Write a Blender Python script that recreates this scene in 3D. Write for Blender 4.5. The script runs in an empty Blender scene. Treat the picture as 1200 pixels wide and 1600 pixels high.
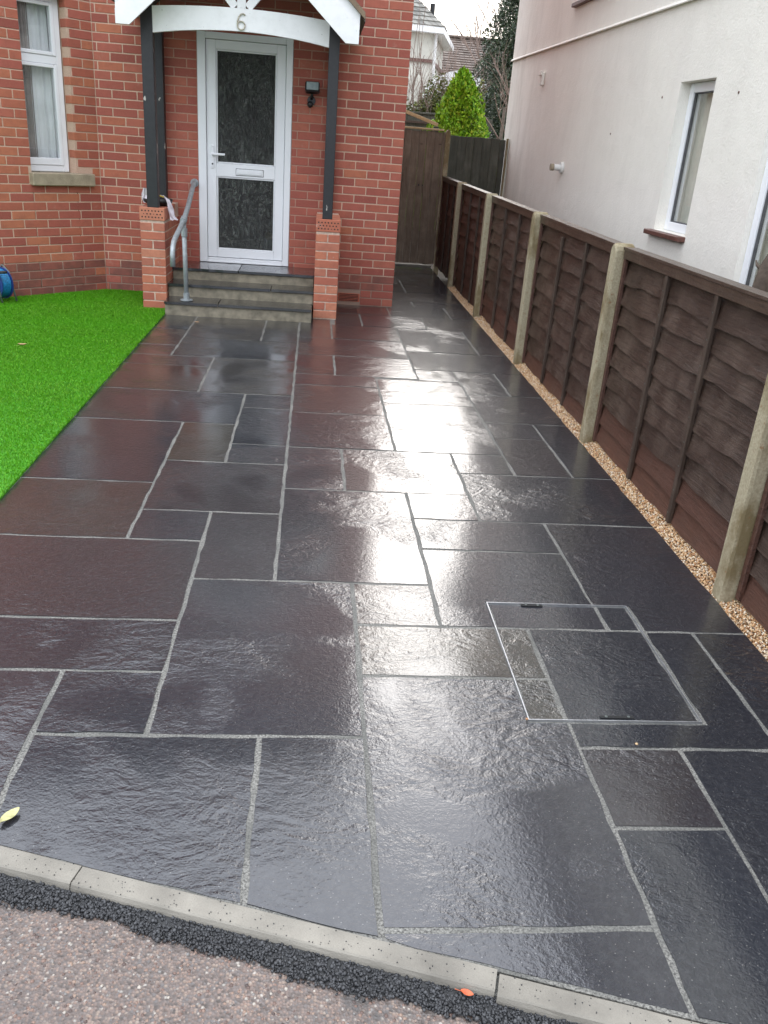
import bpy, bmesh, math, random
import numpy as np
from mathutils import Matrix, Vector
random.seed(7); rng = np.random.default_rng(7)
S = bpy.context.scene; COL = S.collection
R = math.radians

# ------------------------------------------------------------------ camera
CAM_R = Vector((0.9921547, -0.0660, 0)); H = 1.52
FPX, PITCH, YAW, ROLL = 1323.99, R(23.41616547), R(5.69253772), R(4.38562439)
cp, sp, cy, sy = math.cos(PITCH), math.sin(PITCH), math.cos(YAW), math.sin(YAW)
Fv = Vector((sy*cp, cy*cp, -sp)); Rv = Vector((cy, -sy, 0)); Uv = Rv.cross(Fv)
R2 = math.cos(ROLL)*Rv + math.sin(ROLL)*Uv; U2 = -math.sin(ROLL)*Rv + math.cos(ROLL)*Uv
cam = bpy.data.cameras.new('camera'); camo = bpy.data.objects.new('camera', cam); COL.objects.link(camo)
camo.matrix_world = Matrix(((R2.x, U2.x, -Fv.x, 0), (R2.y, U2.y, -Fv.y, 0), (R2.z, U2.z, -Fv.z, H), (0, 0, 0, 1)))
cam.sensor_fit = 'VERTICAL'; cam.sensor_height = 24; cam.lens = FPX/1600*24
cam.clip_start = 0.05; cam.clip_end = 500
S.camera = camo

# ------------------------------------------------------------------ sky, sun, exposure
SUN_EL, SUN_AZ = R(27), R(8)           # azimuth clockwise from +Y
w = bpy.data.worlds.new('World'); S.world = w; w.use_nodes = True
nt = w.node_tree; nt.nodes.clear()
sky = nt.nodes.new('ShaderNodeTexSky'); sky.sky_type = 'NISHITA'; sky.sun_disc = False
sky.sun_elevation = SUN_EL; sky.sun_rotation = SUN_AZ; sky.air_density = 1.0; sky.dust_density = 2.5; sky.ozone_density = 1
hs = nt.nodes.new('ShaderNodeHueSaturation'); hs.inputs['Saturation'].default_value = 0.9
cl = nt.nodes.new('ShaderNodeMix'); cl.data_type = 'RGBA'; cl.inputs[0].default_value = 0.68
# overcast cloud deck, brighter towards the zenith (1 + 2 sin h) / 3
gt = nt.nodes.new('ShaderNodeTexCoord'); gs = nt.nodes.new('ShaderNodeSeparateXYZ'); nt.links.new(gt.outputs['Generated'], gs.inputs[0])
gr_ = nt.nodes.new('ShaderNodeMapRange'); nt.links.new(gs.outputs[2], gr_.inputs[0])
for q, val in enumerate((0, 1, .36, 1)): gr_.inputs[q+1].default_value = val
gc = nt.nodes.new('ShaderNodeVectorMath'); gc.operation = 'SCALE'; gc.inputs[0].default_value = (23.2, 24.4, 26.6); nt.links.new(gr_.outputs[0], gc.inputs['Scale'])
nt.links.new(gc.outputs[0], cl.inputs[7])
bg = nt.nodes.new('ShaderNodeBackground'); bg.inputs[1].default_value = 0.15
out = nt.nodes.new('ShaderNodeOutputWorld')
nt.links.new(sky.outputs[0], hs.inputs['Color']); nt.links.new(hs.outputs[0], cl.inputs[6])
nt.links.new(cl.outputs[2], bg.inputs[0]); nt.links.new(bg.outputs[0], out.inputs[0])
sun = bpy.data.lights.new('sun', 'SUN'); sun.energy = 0.6; sun.angle = R(26); sun.color = (1, 0.975, 0.94)
so = bpy.data.objects.new('sun', sun); COL.objects.link(so)
sd = Vector((math.sin(SUN_AZ)*math.cos(SUN_EL), math.cos(SUN_AZ)*math.cos(SUN_EL), math.sin(SUN_EL)))
so.rotation_euler = sd.to_track_quat('Z', 'Y').to_euler()
S.view_settings.view_transform = 'Standard'; S.view_settings.look = 'None'
S.view_settings.exposure = 0.4; S.view_settings.gamma = 1; S.view_settings.use_curve_mapping = False

# ------------------------------------------------------------------ material helper
class N:
    def __init__(s, name):
        s.m = bpy.data.materials.new(name); s.m.use_nodes = True; s.t = s.m.node_tree
        s.b = s.t.nodes['Principled BSDF']; s.tc = s.t.nodes.new('ShaderNodeTexCoord')
    def n(s, typ, **k):
        x = s.t.nodes.new('ShaderNode'+typ)
        for a, v in k.items(): setattr(x, a, v)
        return x
    def l(s, a, b): s.t.links.new(a, b)
    def set(s, node, key, v):
        i = node.inputs[key]
        if hasattr(v, 'node'): s.l(v, i)
        else: i.default_value = v
    def math(s, op, a, b=0.0, c=0.0):
        x = s.n('Math', operation=op); s.set(x, 0, a); s.set(x, 1, b); s.set(x, 2, c); return x.outputs[0]
    def rnd(s):            # per object + per island random 0..1
        o = s.n('ObjectInfo'); g = s.n('NewGeometry')
        return s.math('FRACT', s.math('ADD', o.outputs['Random'], g.outputs['Random Per Island']))
    def coord(s, scale=(1, 1, 1), off=True):
        mp = s.n('Mapping'); s.l(s.tc.outputs['Object'], mp.inputs[0]); mp.inputs['Scale'].default_value = scale
        if off:
            o = s.n('ObjectInfo'); v = s.n('CombineXYZ'); k = s.math('MULTIPLY', o.outputs['Random'], 83.0)
            for i in range(3): s.l(k, v.inputs[i])
            s.l(v.outputs[0], mp.inputs['Location'])
        return mp.outputs[0]
    def noise(s, vec, scale, detail=4, rough=.55, dist=0.0):
        x = s.n('TexNoise'); s.l(vec, x.inputs['Vector']); x.inputs['Scale'].default_value = scale
        x.inputs['Detail'].default_value = detail; x.inputs['Roughness'].default_value = rough
        x.inputs['Distortion'].default_value = dist; return x.outputs[0]
    def vor(s, vec, scale, feature='F1', out=0):
        x = s.n('TexVoronoi', feature=feature); s.l(vec, x.inputs['Vector']); x.inputs['Scale'].default_value = scale
        return x.outputs[out]
    def ramp(s, fac, stops, interp='LINEAR'):
        x = s.n('ValToRGB'); s.l(fac, x.inputs[0]); e = x.color_ramp.elements; x.color_ramp.interpolation = interp
        while len(e) < len(stops): e.new(.5)
        for el, (p, c) in zip(e, stops):
            el.position = p; el.color = (*c, 1) if isinstance(c, tuple) else (c, c, c, 1)
        return x.outputs[0]
    def mix(s, f, a, b, blend='MIX'):
        x = s.n('Mix', data_type='RGBA', blend_type=blend); s.set(x, 0, f)
        for k, v in ((6, a), (7, b)):
            if isinstance(v, tuple): v = (*v, 1)[:4]
            s.set(x, k, v)
        return x.outputs[2]
    def maprange(s, v, a, b, c, d):
        x = s.n('MapRange'); s.l(v, x.inputs[0])
        for i, q in enumerate((a, b, c, d)): x.inputs[i+1].default_value = q
        return x.outputs[0]
    def bump(s, h, dist, strength=1.0, prev=None):
        x = s.n('Bump'); s.set(x, 'Height', h); x.inputs['Distance'].default_value = dist; s.set(x, 'Strength', strength)
        if prev: s.l(prev, x.inputs['Normal'])
        return x.outputs[0]
    def done(s, color=None, rough=None, normal=None, **k):
        if color is not None: s.set(s.b, 'Base Color', (*color, 1) if isinstance(color, tuple) else color)
        if rough is not None: s.set(s.b, 'Roughness', rough)
        if normal is not None: s.l(normal, s.b.inputs['Normal'])
        for a, v in k.items(): s.set(s.b, a.replace('_', ' '), v)
        return s.m

M = {}
def simple(name, c, rough=.6, var=.25, scale=20, bump=.0008, bs=120, **k):
    n = N(name); v = n.coord(); f = n.noise(v, scale)
    dark = tuple(x*(1-var) for x in c); lite = tuple(min(1, x*(1+var)) for x in c)
    col = n.mix(n.maprange(f, .3, .7, 0, 1), dark, lite)
    M[name] = n.done(col, rough, n.bump(n.noise(v, bs, 3), bump), **k); return M[name]

# wet riven slate
def slate(name, stops, rough=(.02, .07), spec=1.0):
    n = N(name); v = n.coord(); r = n.rnd()
    base = n.ramp(r, stops, 'CONSTANT')
    cl_ = n.noise(v, 3.5, 5, .6)
    col = n.mix(n.maprange(cl_, .35, .7, 0, .55), base, (.016, .016, .019))
    gr = n.noise(v, 60, 3); col = n.mix(n.maprange(gr, .45, .8, 0, .4), col, (.060, .062, .066))
    fl = n.vor(v, 75); col = n.mix(n.maprange(fl, .06, .13, .5, 0), col, (.30, .29, .27))
    rf = n.noise(v, 5, 4)
    ro = n.maprange(rf, .35, .65, rough[0], rough[1])
    wet = n.maprange(n.noise(v, 2.2, 2), .4, .62, .35, 1)
    riv = n.noise(n.coord((1, 1.6, 1)), 5.5, 5, .6, .8)
    ridged = n.math('ABSOLUTE', n.math('SUBTRACT', riv, .5))
    oi = n.n('ObjectInfo'); rv = n.math('FRACT', n.math('MULTIPLY', oi.outputs['Random'], 7.31)); rk = n.maprange(rv, 0, 1, .3, 1.1)
    patch = n.maprange(n.noise(v, 2.0, 3, .5, .6), .44, .58, .08, 1.5)
    amt = n.math('MULTIPLY', n.math('MULTIPLY', rk, patch), 1.0)
    b17 = n.noise(n.coord((1, 1.4, 1)), 17, 3, .5, .5); n50 = n.noise(n.coord((1, 1.3, 1)), 50, 4, .6, .4); n150 = n.noise(v, 150, 3, .6)
    # stone underneath: coarse grain
    b1 = n.bump(ridged, .018, n.math('MULTIPLY', amt, .45)); b1 = n.bump(b17, .0055, n.math('MULTIPLY', amt, .6), b1)
    b3 = n.bump(n150, .0020, .8, n.bump(n50, .0034, .8, b1))
    # water film on top: gently following the stone, broken where the face is riven
    c1 = n.bump(ridged, .018, n.math('MULTIPLY', amt, .36)); c1 = n.bump(b17, .0042, n.math('MULTIPLY', amt, .42), c1)
    c2 = n.bump(n50, .0022, n.math('ADD', n.math('MULTIPLY', amt, .48), .11), c1); c3 = n.bump(n150, .0011, n.math('ADD', n.math('MULTIPLY', amt, .5), .20), c2)
    n.l(c3, n.b.inputs['Coat Normal'])
    M[name] = n.done(col, .28, b3, Specular_IOR_Level=.22, Coat_Weight=1.0, Coat_IOR=1.66, Coat_Roughness=ro)
slate('wet_slate', [(0, (.016, .018, .024)), (.22, (.021, .021, .027)), (.42, (.014, .016, .022)), (.58, (.026, .022, .025)), (.76, (.018, .020, .026)), (.93, (.030, .027, .025))])
slate('olive_slate', [(0, (.036, .031, .023)), (.5, (.034, .030, .022))])

n = N('grout'); v = n.coord(off=False)
g1 = n.noise(v, 170, 3, .7); g2 = n.noise(v, 6, 3)
col = n.mix(n.maprange(g1, .35, .65, 0, 1), (.05, .048, .043), (.30, .29, .26))
col = n.mix(n.maprange(g2, .42, .6, 0, .6), col, (.10, .10, .09))
M['grout'] = n.done(col, .75, n.bump(g1, .003))

def brickmat(name, stops, dirt=0.0, chip=.25):
    n = N(name); v = n.coord(); r = n.rnd()
    c = n.ramp(r, stops)
    f = n.noise(v, 14, 5, .65)
    c = n.mix(n.maprange(f, .38, .8, 0, .5), c, (.25, .082, .06))
    f2 = n.noise(v, 90, 3, .7)
    c = n.mix(n.maprange(f2, .5, .8, 0, .4), c, (.42, .17, .11))
    lime = n.noise(n.coord(), 9, 5, .7)
    c = n.mix(n.maprange(lime, .62, .72, 0, chip), c, (.52, .34, .27))
    if dirt: c = n.mix(n.maprange(n.noise(v, 7, 4), .3, .65, 0, dirt), c, (.10, .066, .055))
    M[name] = n.done(c, .78, n.bump(f2, .0015, .8, n.bump(f, .004, .6)), Specular_IOR_Level=.35)
brickmat('red_brick', [(0, (.33, .088, .066)), (.3, (.39, .108, .078)), (.6, (.43, .125, .088)), (.9, (.47, .15, .097)), (1, (.30, .082, .062))])
brickmat('orange_brick', [(0, (.39, .11, .074)), (.35, (.45, .14, .085)), (.7, (.52, .185, .098)), (1, (.42, .12, .077))])
brickmat('plinth_brick', [(0, (.28, .095, .072)), (.5, (.35, .115, .085)), (1, (.40, .13, .09))], dirt=.5)
brickmat('pillar_brick', [(0, (.40, .12, .08)), (.4, (.52, .18, .10)), (.8, (.56, .23, .14)), (1, (.34, .10, .07))], chip=.9)

n = N('mortar'); v = n.coord(off=False); g1 = n.noise(v, 180, 3, .7)
col = n.mix(n.maprange(g1, .3, .7, 0, 1), (.50, .34, .25), (.68, .49, .37))
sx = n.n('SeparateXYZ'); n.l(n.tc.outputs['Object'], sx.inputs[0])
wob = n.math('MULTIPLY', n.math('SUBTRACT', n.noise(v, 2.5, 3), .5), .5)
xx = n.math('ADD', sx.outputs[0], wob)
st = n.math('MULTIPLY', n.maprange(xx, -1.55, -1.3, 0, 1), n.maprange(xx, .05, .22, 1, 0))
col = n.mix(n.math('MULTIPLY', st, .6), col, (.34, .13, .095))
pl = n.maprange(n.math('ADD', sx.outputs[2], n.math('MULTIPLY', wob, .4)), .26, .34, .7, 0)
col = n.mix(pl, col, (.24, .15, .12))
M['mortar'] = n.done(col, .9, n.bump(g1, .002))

n = N('brickwork'); v = n.coord(off=False)
# brick texture for walls outside the picture
mp = n.n('Mapping'); n.l(n.tc.outputs['Object'], mp.inputs[0]); mp.inputs['Rotation'].default_value = (R(-90), 0, 0)
ge = n.n('NewGeometry'); sxx = n.n('SeparateXYZ'); n.l(n.tc.outputs['Object'], sxx.inputs[0])
cb = n.n('CombineXYZ'); n.l(n.math('ADD', sxx.outputs[0], sxx.outputs[1]), cb.inputs[0]); n.l(sxx.outputs[2], cb.inputs[1])
bt = n.n('TexBrick'); n.l(cb.outputs[0], bt.inputs['Vector']); bt.inputs['Scale'].default_value = 1
bt.inputs['Brick Width'].default_value = .225; bt.inputs['Row Height'].default_value = .075; bt.inputs['Mortar Size'].default_value = .005
bt.inputs['Color1'].default_value = (.30, .078, .055, 1); bt.inputs['Color2'].default_value = (.40, .12, .07, 1); bt.inputs['Mortar'].default_value = (.45, .31, .22, 1)
M['brickwork'] = n.done(bt.outputs[0], .85)

n = N('render_white'); v = n.coord(off=False)
stn = n.noise(n.coord((1.0, 1.0, .30), False), 2.6, 6, .7, .5); f = n.noise(v, .7, 3)
col = n.mix(n.maprange(stn, .45, .75, 0, .3), (.90, .865, .78), (.72, .68, .61))
col = n.mix(n.maprange(f, .4, .7, 0, .25), col, (.78, .75, .72))
sx = n.n('SeparateXYZ'); n.l(n.tc.outputs['Object'], sx.inputs[0])
alg = n.math('MULTIPLY', n.maprange(sx.outputs[1], 10.2, 12.6, 0, 1), n.maprange(stn, .35, .65, .1, .9))
col = n.mix(n.math('MULTIPLY', alg, .5), col, (.40, .37, .29))
bm_ = n.bump(n.noise(v, 70, 4, .6), .006, .6, n.bump(n.noise(v, 5, 3), .02, .4))
M['render_white'] = n.done(col, .85, bm_)

def wood(name, c1, c2, c3, along=(1, 12, 12), rough=.5, streak=.4, bd=.0025, spec=.4):
    n = N(name); v = n.coord(along); f = n.noise(v, 4.5, 8, .72, .5); g = n.noise(n.coord(), 5, 6, .65)
    r = n.rnd()
    col = n.mix(n.maprange(f, .3, .72, 0, 1), c1, c2)
    col = n.mix(n.math('MULTIPLY', n.maprange(g, .45, .75, 0, 1), streak), col, c3)
    col = n.mix(n.maprange(r, 0, 1, 0, .35), col, c1)
    kn = n.vor(n.coord((1.4, 1.4, 3.5)), 2.2); col = n.mix(n.maprange(kn, .03, .08, .7, 0), col, (.012, .009, .008))
    M[name] = n.done(col, rough, n.bump(f, bd*2.5, 1, n.bump(g, .010, .7)), Specular_IOR_Level=spec)
wood('fence_wood', (.024, .0125, .008), (.066, .037, .025), (.17, .12, .092), (14, 1.3, 14), rough=.4, streak=.6, bd=.004, spec=.6)  # pale streaks: grey wear plus wet sheen painted into the colour
wood('fence_wood_red', (.060, .026, .017), (.125, .055, .036), (.07, .045, .035), (14, 1.3, 14), bd=.004)
wood('rail_wood', (.034, .020, .014), (.082, .050, .034), (.15, .105, .075), (12, .9, 12), rough=.35)
wood('batten_wood', (.032, .020, .014), (.078, .050, .036), (.13, .095, .072), (12, 12, .9))
wood('gate_wood', (.10, .07, .047), (.27, .20, .145), (.40, .33, .25), (10, 10, .8), rough=.6)
wood('board_dark', (.035, .036, .026), (.11, .11, .082), (.22, .22, .185), (10, 10, .8), rough=.6)
wood('pale_timber', (.42, .30, .15), (.62, .47, .27), (.5, .4, .25), (10, 1, 10))
wood('verge_timber', (.16, .11, .07), (.30, .22, .14), (.10, .08, .06), (4, 4, 4))
n = N('black_paint'); v = n.coord(); f = n.noise(v, 30, 3); chip = n.noise(n.coord((1, 1, .45)), 13, 3, .5)
col = n.mix(n.maprange(chip, .66, .675, 0, 1), n.mix(f, (.011, .011, .013), (.028, .028, .031)), (.45, .42, .38))
M['black_paint'] = n.done(col, .42, n.bump(chip, .004, .6))
n = N('white_paint'); v = n.coord(); f = n.noise(v, 9, 5, .7); sp_ = n.noise(v, 60, 2, .5)
col = n.mix(n.maprange(f, .45, .8, 0, .5), (.88, .88, .87), (.68, .68, .66))
col = n.mix(n.maprange(sp_, .74, .78, 0, .8), col, (.18, .17, .15))
M['white_paint'] = n.done(col, .45, n.bump(f, .002, .5))
simple('upvc', (.86, .87, .89), .25, .03, 3, .0001)
simple('concrete_step', (.235, .205, .15), .85, .35, 14, .004, 90)
simple('kerb_concrete', (.235, .215, .18), .8, .28, 7, .0015, 300)
simple('stone_sill', (.36, .30, .21), .8, .2, 12, .003, 90)
simple('galvanised', (.36, .39, .40), .5, .18, 30, .0004, 150, Metallic=.45)
simple('aluminium', (.55, .56, .58), .35, .1, 40, .0003, 100, Metallic=.9)
simple('black_plastic', (.012, .012, .013), .35, .2)
simple('tyre_dark', (.02, .02, .02), .6, .2)
simple('blue_plastic', (.018, .05, .21), .35, .2)
simple('blue_cable', (.015, .20, .42), .4, .35, 60)
simple('steel_grey', (.16, .18, .17), .4, .2, Metallic=.5)
simple('sill_tile', (.13, .055, .042), .5, .3, 30)
simple('dark_joint', (.008, .008, .008), .7, .2)
simple('terracotta', (.40, .10, .055), .75, .25, 30)
simple('yellow', (.85, .60, .05), .5, .3)
simple('pale_blue', (.60, .75, .90), .5, .3)
simple('hall_dark', (.07, .065, .06), .8, .3, 3)
simple('room_pale', (.80, .77, .66), .8, .2, 3)
simple('net', (.80, .81, .81), .9, .08, 6)
simple('curtain_brown', (.33, .29, .27), .9, .2, 6)
simple('bark', (.10, .075, .055), .85, .3, 20, .006, 40)
simple('twig', (.26, .19, .155), .85, .3, 20)
simple('cream_wall', (.66, .64, .56), .9, .12, 3, .004, 30)
simple('soil', (.06, .045, .03), .95, .3, 5, .02, 10)
simple('pier_mortar', (.56, .42, .33), .9, .25, 30, .003, 120)
simple('gravel_dust', (.30, .19, .10), .9, .5, 90, .006, 150)
simple('lead_grey', (.10, .10, .105), .7, .2)
simple('chrome6', (.50, .46, .36), .4, .35, 60, Metallic=.4)
simple('leaf_yellow', (.46, .44, .20), .6, .35, 60)
simple('leaf_orange', (.60, .13, .05), .5, .25, 40)
simple('leaf_brown', (.48, .30, .16), .6, .25, 40)
simple('white_plastic', (.72, .71, .68), .45, .1)
simple('lamp_lens', (.30, .36, .37), .12, .3, 15)
simple('plastic_film', (.68, .62, .66), .25, .2, 20)
simple('canopy_white', (.82, .82, .80), .6, .05)
simple('road_asphalt', (.055, .055, .057), .7, .25, 2, .004, 60)

n = N('post_concrete'); v = n.coord(); f = n.noise(n.coord((1, 1, .5)), 5, 5, .65); g = n.noise(v, 120, 3)
sx = n.n('SeparateXYZ'); n.l(n.tc.outputs['Object'], sx.inputs[0])
col = n.mix(n.maprange(g, .3, .7, 0, 1), (.29, .245, .155), (.42, .365, .25))
fz = n.math('ADD', f, n.math('MULTIPLY', n.math('ABSOLUTE', n.math('SUBTRACT', sx.outputs[2], .55)), .18))
col = n.mix(n.maprange(fz, .53, .66, 0, .9), col, (.17, .125, .055))
col = n.mix(n.maprange(n.noise(v, 45, 3), .64, .70, 0, .7), col, (.24, .12, .05))
M['post_concrete'] = n.done(col, .8, n.bump(g, .002))

n = N('pavement'); v = n.coord(off=False)
vd = n.noise(v, 40, 2); cells = n.n('TexVoronoi'); n.l(v, cells.inputs[0]); cells.inputs['Scale'].default_value = 170
big = n.noise(v, 2.2, 4)
sc = n.n('SeparateColor'); n.l(cells.outputs['Color'], sc.inputs[0])
col = n.ramp(sc.outputs[0], [(0, (.07, .058, .05)), (.22, (.145, .11, .092)), (.45, (.22, .155, .125)), (.62, (.14, .13, .125)), (.8, (.27, .185, .145)), (.95, (.31, .24, .19)), (1, (.45, .41, .36))])
dist = cells.outputs['Distance']
col = n.mix(n.maprange(dist, .35, .75, 0, .7), col, (.12, .10, .09))
col = n.mix(n.maprange(big, .38, .68, 0, .45), col, (.105, .088, .08))
col = n.mix(n.maprange(n.noise(v, 5, 3), .62, .68, 0, .6), col, (.07, .068, .065))
M['pavement'] = n.done(col, .55, n.bump(dist, .003, .8))

def island(name, stops, rough=.6, spec=.4, nz=None, trans=0):
    n = N(name); c = n.ramp(n.rnd(), stops)
    if nz:
        f = n.noise(n.coord(off=False), nz[0], 3); c = n.mix(n.maprange(f, .38, .66, 0, nz[2]), c, nz[1])
    M[name] = n.done(c, rough, Specular_IOR_Level=spec)
    if trans: n.b.inputs['Subsurface Weight'].default_value = 0
island('gravel', [(0, (.30, .14, .06)), (.2, (.48, .26, .12)), (.45, (.56, .36, .18)), (.75, (.66, .50, .32)), (.93, (.76, .68, .55)), (1, (.22, .09, .045))], .45)
island('tar_crumb', [(0, (.018, .018, .019)), (.6, (.034, .034, .036)), (1, (.07, .07, .072))], .38, .5)
island('turf', [(0, (.050, .19, .003)), (.5, (.085, .29, .004)), (.85, (.13, .37, .008)), (1, (.22, .43, .05))], .55, .25, (1.6, (.08, .34, .003), .5))
island('gold_leaf', [(0, (.06, .15, .006)), (.4, (.16, .36, .012)), (.8, (.27, .50, .02)), (1, (.40, .42, .04))], .6, .3, (3.5, (.27, .31, .015), .4))
island('dark_leaf', [(0, (.02, .035, .018)), (.5, (.04, .065, .03)), (.9, (.07, .10, .045)), (1, (.14, .17, .12))], .45, .5)
island('shrub_leaf', [(0, (.05, .075, .018)), (.5, (.11, .13, .03)), (1, (.20, .20, .07))], .6, .3)
island('tile_brown', [(0, (.095, .07, .056)), (.5, (.13, .098, .08)), (1, (.19, .15, .125))], .7)
island('tile_grey', [(0, (.12, .115, .10)), (.5, (.17, .16, .14)), (1, (.24, .23, .20))], .7)

def glass(name, tint=(.95, .96, .96)):
    n = N(name); lw = n.n('LayerWeight'); lw.inputs[0].default_value = .5
    fac = n.math('ADD', n.math('MULTIPLY', n.math('POWER', lw.outputs['Facing'], 4.0), .8), .04)
    mx = n.n('MixShader'); a = n.n('BsdfTransparent'); a.inputs[0].default_value = (*tint, 1); b = n.n('BsdfGlossy'); b.inputs['Roughness'].default_value = 0
    om = [q for q in n.t.nodes if q.type == 'OUTPUT_MATERIAL'][0]
    n.l(fac, mx.inputs[0]); n.l(a.outputs[0], mx.inputs[1]); n.l(b.outputs[0], mx.inputs[2]); n.l(mx.outputs[0], om.inputs[0]); M[name] = n.m
glass('glass')
n = N('obscure_glass'); v = n.coord(off=False)
vv = n.n('VectorMath', operation='ADD'); n.l(v, vv.inputs[0]); wn_ = n.n('TexNoise'); n.l(v, wn_.inputs['Vector']); wn_.inputs['Scale'].default_value = 7
n.l(wn_.outputs['Color'], vv.inputs[1])
f = n.noise(n.coord((1.6, 1, .7), False), 15, 4, .6, 3.5)
sky_mottle = n.noise(n.coord((1, 1, .6), False), 2.6, 3, .6); fine = n.noise(n.coord((1.5, 1, .8), False), 11, 5, .7, 3)
gcol = n.mix(n.math('MULTIPLY', n.maprange(sky_mottle, .35, .65, .45, 1), n.maprange(fine, .45, .66, 0, 1)), (.03, .032, .03), (.26, .29, .255))  # mottled reflection brightness painted into the glass base colour
M['obscure_glass'] = n.done(gcol, .10, n.bump(f, .05, 1.0), Specular_IOR_Level=1.0)
mx = n.n('MixShader'); tr = n.n('BsdfTransparent'); om = [q for q in n.t.nodes if q.type == 'OUTPUT_MATERIAL'][0]
mx.inputs[0].default_value = .30; n.l(n.b.outputs[0], mx.inputs[1]); n.l(tr.outputs[0], mx.inputs[2]); n.l(mx.outputs[0], om.inputs[0])

# ------------------------------------------------------------------ object helpers
def put(name, me, parent=None, loc=None, rot=None):
    o = bpy.data.objects.new(name, me); COL.objects.link(o)
    if loc is not None: o.location = loc
    if rot is not None: o.rotation_euler = rot
    if parent is not None:
        o.parent = parent; W = PW.get(parent.name, Matrix())
        o.matrix_parent_inverse = W.inverted()
    W = Matrix.Translation(o.location) @ o.rotation_euler.to_matrix().to_4x4()
    PW[o.name] = W
    return o
PW = {}
def tag(o, label=None, cat=None, group=None, kind=None):
    if label: o['label'] = label
    if cat: o['category'] = cat
    if group: o['group'] = group
    if kind: o['kind'] = kind
    return o
def thing(name, label, cat, loc, group=None):
    return tag(put(name, None, None, loc), label, cat, group)
def fin(bm, mat, smooth=False):
    me = bpy.data.meshes.new('mesh'); bm.normal_update(); bm.to_mesh(me); bm.free()
    mats = mat if isinstance(mat, (list, tuple)) else [mat]
    for m_ in mats: me.materials.append(M[m_])
    if smooth:
        for p_ in me.polygons: p_.use_smooth = True
    return me
def box(bm, x0, x1, y0, y1, z0, z1, bev=0, mtx=None, mi=0):
    vs = [bm.verts.new((x, y, z)) for x in (x0, x1) for y in (y0, y1) for z in (z0, z1)]
    idx = [(0, 1, 3, 2), (4, 6, 7, 5), (0, 4, 5, 1), (2, 3, 7, 6), (0, 2, 6, 4), (1, 5, 7, 3)]
    fs = [bm.faces.new([vs[i] for i in f]) for f in idx]
    for f in fs: f.material_index = mi
    if bev:
        es = list({e for f in fs for e in f.edges})
        r_ = bmesh.ops.bevel(bm, geom=es, offset=bev, segments=1, affect='EDGES')
        vs = list({v for f in r_['faces'] for v in f.verts} | {v for v in vs if v.is_valid})
    if mtx is not None: bmesh.ops.transform(bm, matrix=mtx, verts=[v for v in vs if v.is_valid])
    return vs
def boxo(name, mat, x0, x1, y0, y1, z0, z1, parent=None, bev=.003, mtx=None):
    bm = bmesh.new(); box(bm, x0, x1, y0, y1, z0, z1, bev, mtx); bmesh.ops.recalc_face_normals(bm, faces=bm.faces)
    return put(name, fin(bm, mat), parent)
def prism(bm, pts, a, b, axis='Y'):
    """polygon in (u,v) extruded along axis from a to b"""
    mk = {'Y': lambda u, v, t: (u, t, v), 'X': lambda u, v, t: (t, u, v), 'Z': lambda u, v, t: (u, v, t)}[axis]
    A = [bm.verts.new(mk(u, v, a)) for u, v in pts]; B = [bm.verts.new(mk(u, v, b)) for u, v in pts]
    bm.faces.new(A); bm.faces.new(B[::-1]); k = len(pts)
    for i in range(k): bm.faces.new((A[i], B[i], B[(i+1) % k], A[(i+1) % k]))
    return A+B
def tube(bm, pts, rad, seg=10, closed=False):
    pts = [Vector(p) for p in pts]; rings = []; k = len(pts); up = None
    for i, p in enumerate(pts):
        r_ = rad[i] if isinstance(rad, (list, tuple)) else rad
        t = (pts[(i+1) % k if closed else min(i+1, k-1)] - pts[(i-1) % k if closed else max(i-1, 0)]).normalized()
        if up is None: up = Vector((0, 0, 1)) if abs(t.z) < .9 else Vector((1, 0, 0))
        a = t.cross(up); a = a.normalized() if a.length > 1e-5 else t.orthogonal().normalized()
        b = a.cross(t).normalized(); up = b
        rings.append([bm.verts.new(p + r_*(math.cos(2*math.pi*j/seg)*a + math.sin(2*math.pi*j/seg)*b)) for j in range(seg)])
    for i in range(k if closed else k-1):
        A, B = rings[i], rings[(i+1) % k]
        for j in range(seg): bm.faces.new((A[j], A[(j+1) % seg], B[(j+1) % seg], B[j]))
    if not closed: bm.faces.new(rings[0][::-1]); bm.faces.new(rings[-1])
def tubeo(name, mat, pts, rad, parent, seg=10, closed=False):
    bm = bmesh.new(); tube(bm, pts, rad, seg, closed); bmesh.ops.recalc_face_normals(bm, faces=bm.faces)
    return put(name, fin(bm, mat, True), parent)
def cyl(bm, c, axis, r_, h, seg=20):
    c = Vector(c); a = Vector(axis).normalized()
    tube(bm, [c-a*h/2, c+a*h/2], r_, seg)
def cylo(name, mat, c, axis, r_, h, parent, seg=20):
    bm = bmesh.new(); cyl(bm, c, axis, r_, h, seg); bmesh.ops.recalc_face_normals(bm, faces=bm.faces)
    return put(name, fin(bm, mat), parent)
def npmesh(name, V_, F_, mat, smooth=False):
    me = bpy.data.meshes.new(name); V_ = np.asarray(V_, 'f4'); F_ = np.asarray(F_, 'i4'); k = F_.shape[1]
    me.vertices.add(len(V_)); me.vertices.foreach_set('co', V_.ravel())
    me.loops.add(F_.size); me.loops.foreach_set('vertex_index', F_.ravel())
    me.polygons.add(len(F_)); me.polygons.foreach_set('loop_start', np.arange(0, F_.size, k, dtype='i4'))
    me.update(calc_edges=True); me.validate(); me.materials.append(M[mat]); return me
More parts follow.
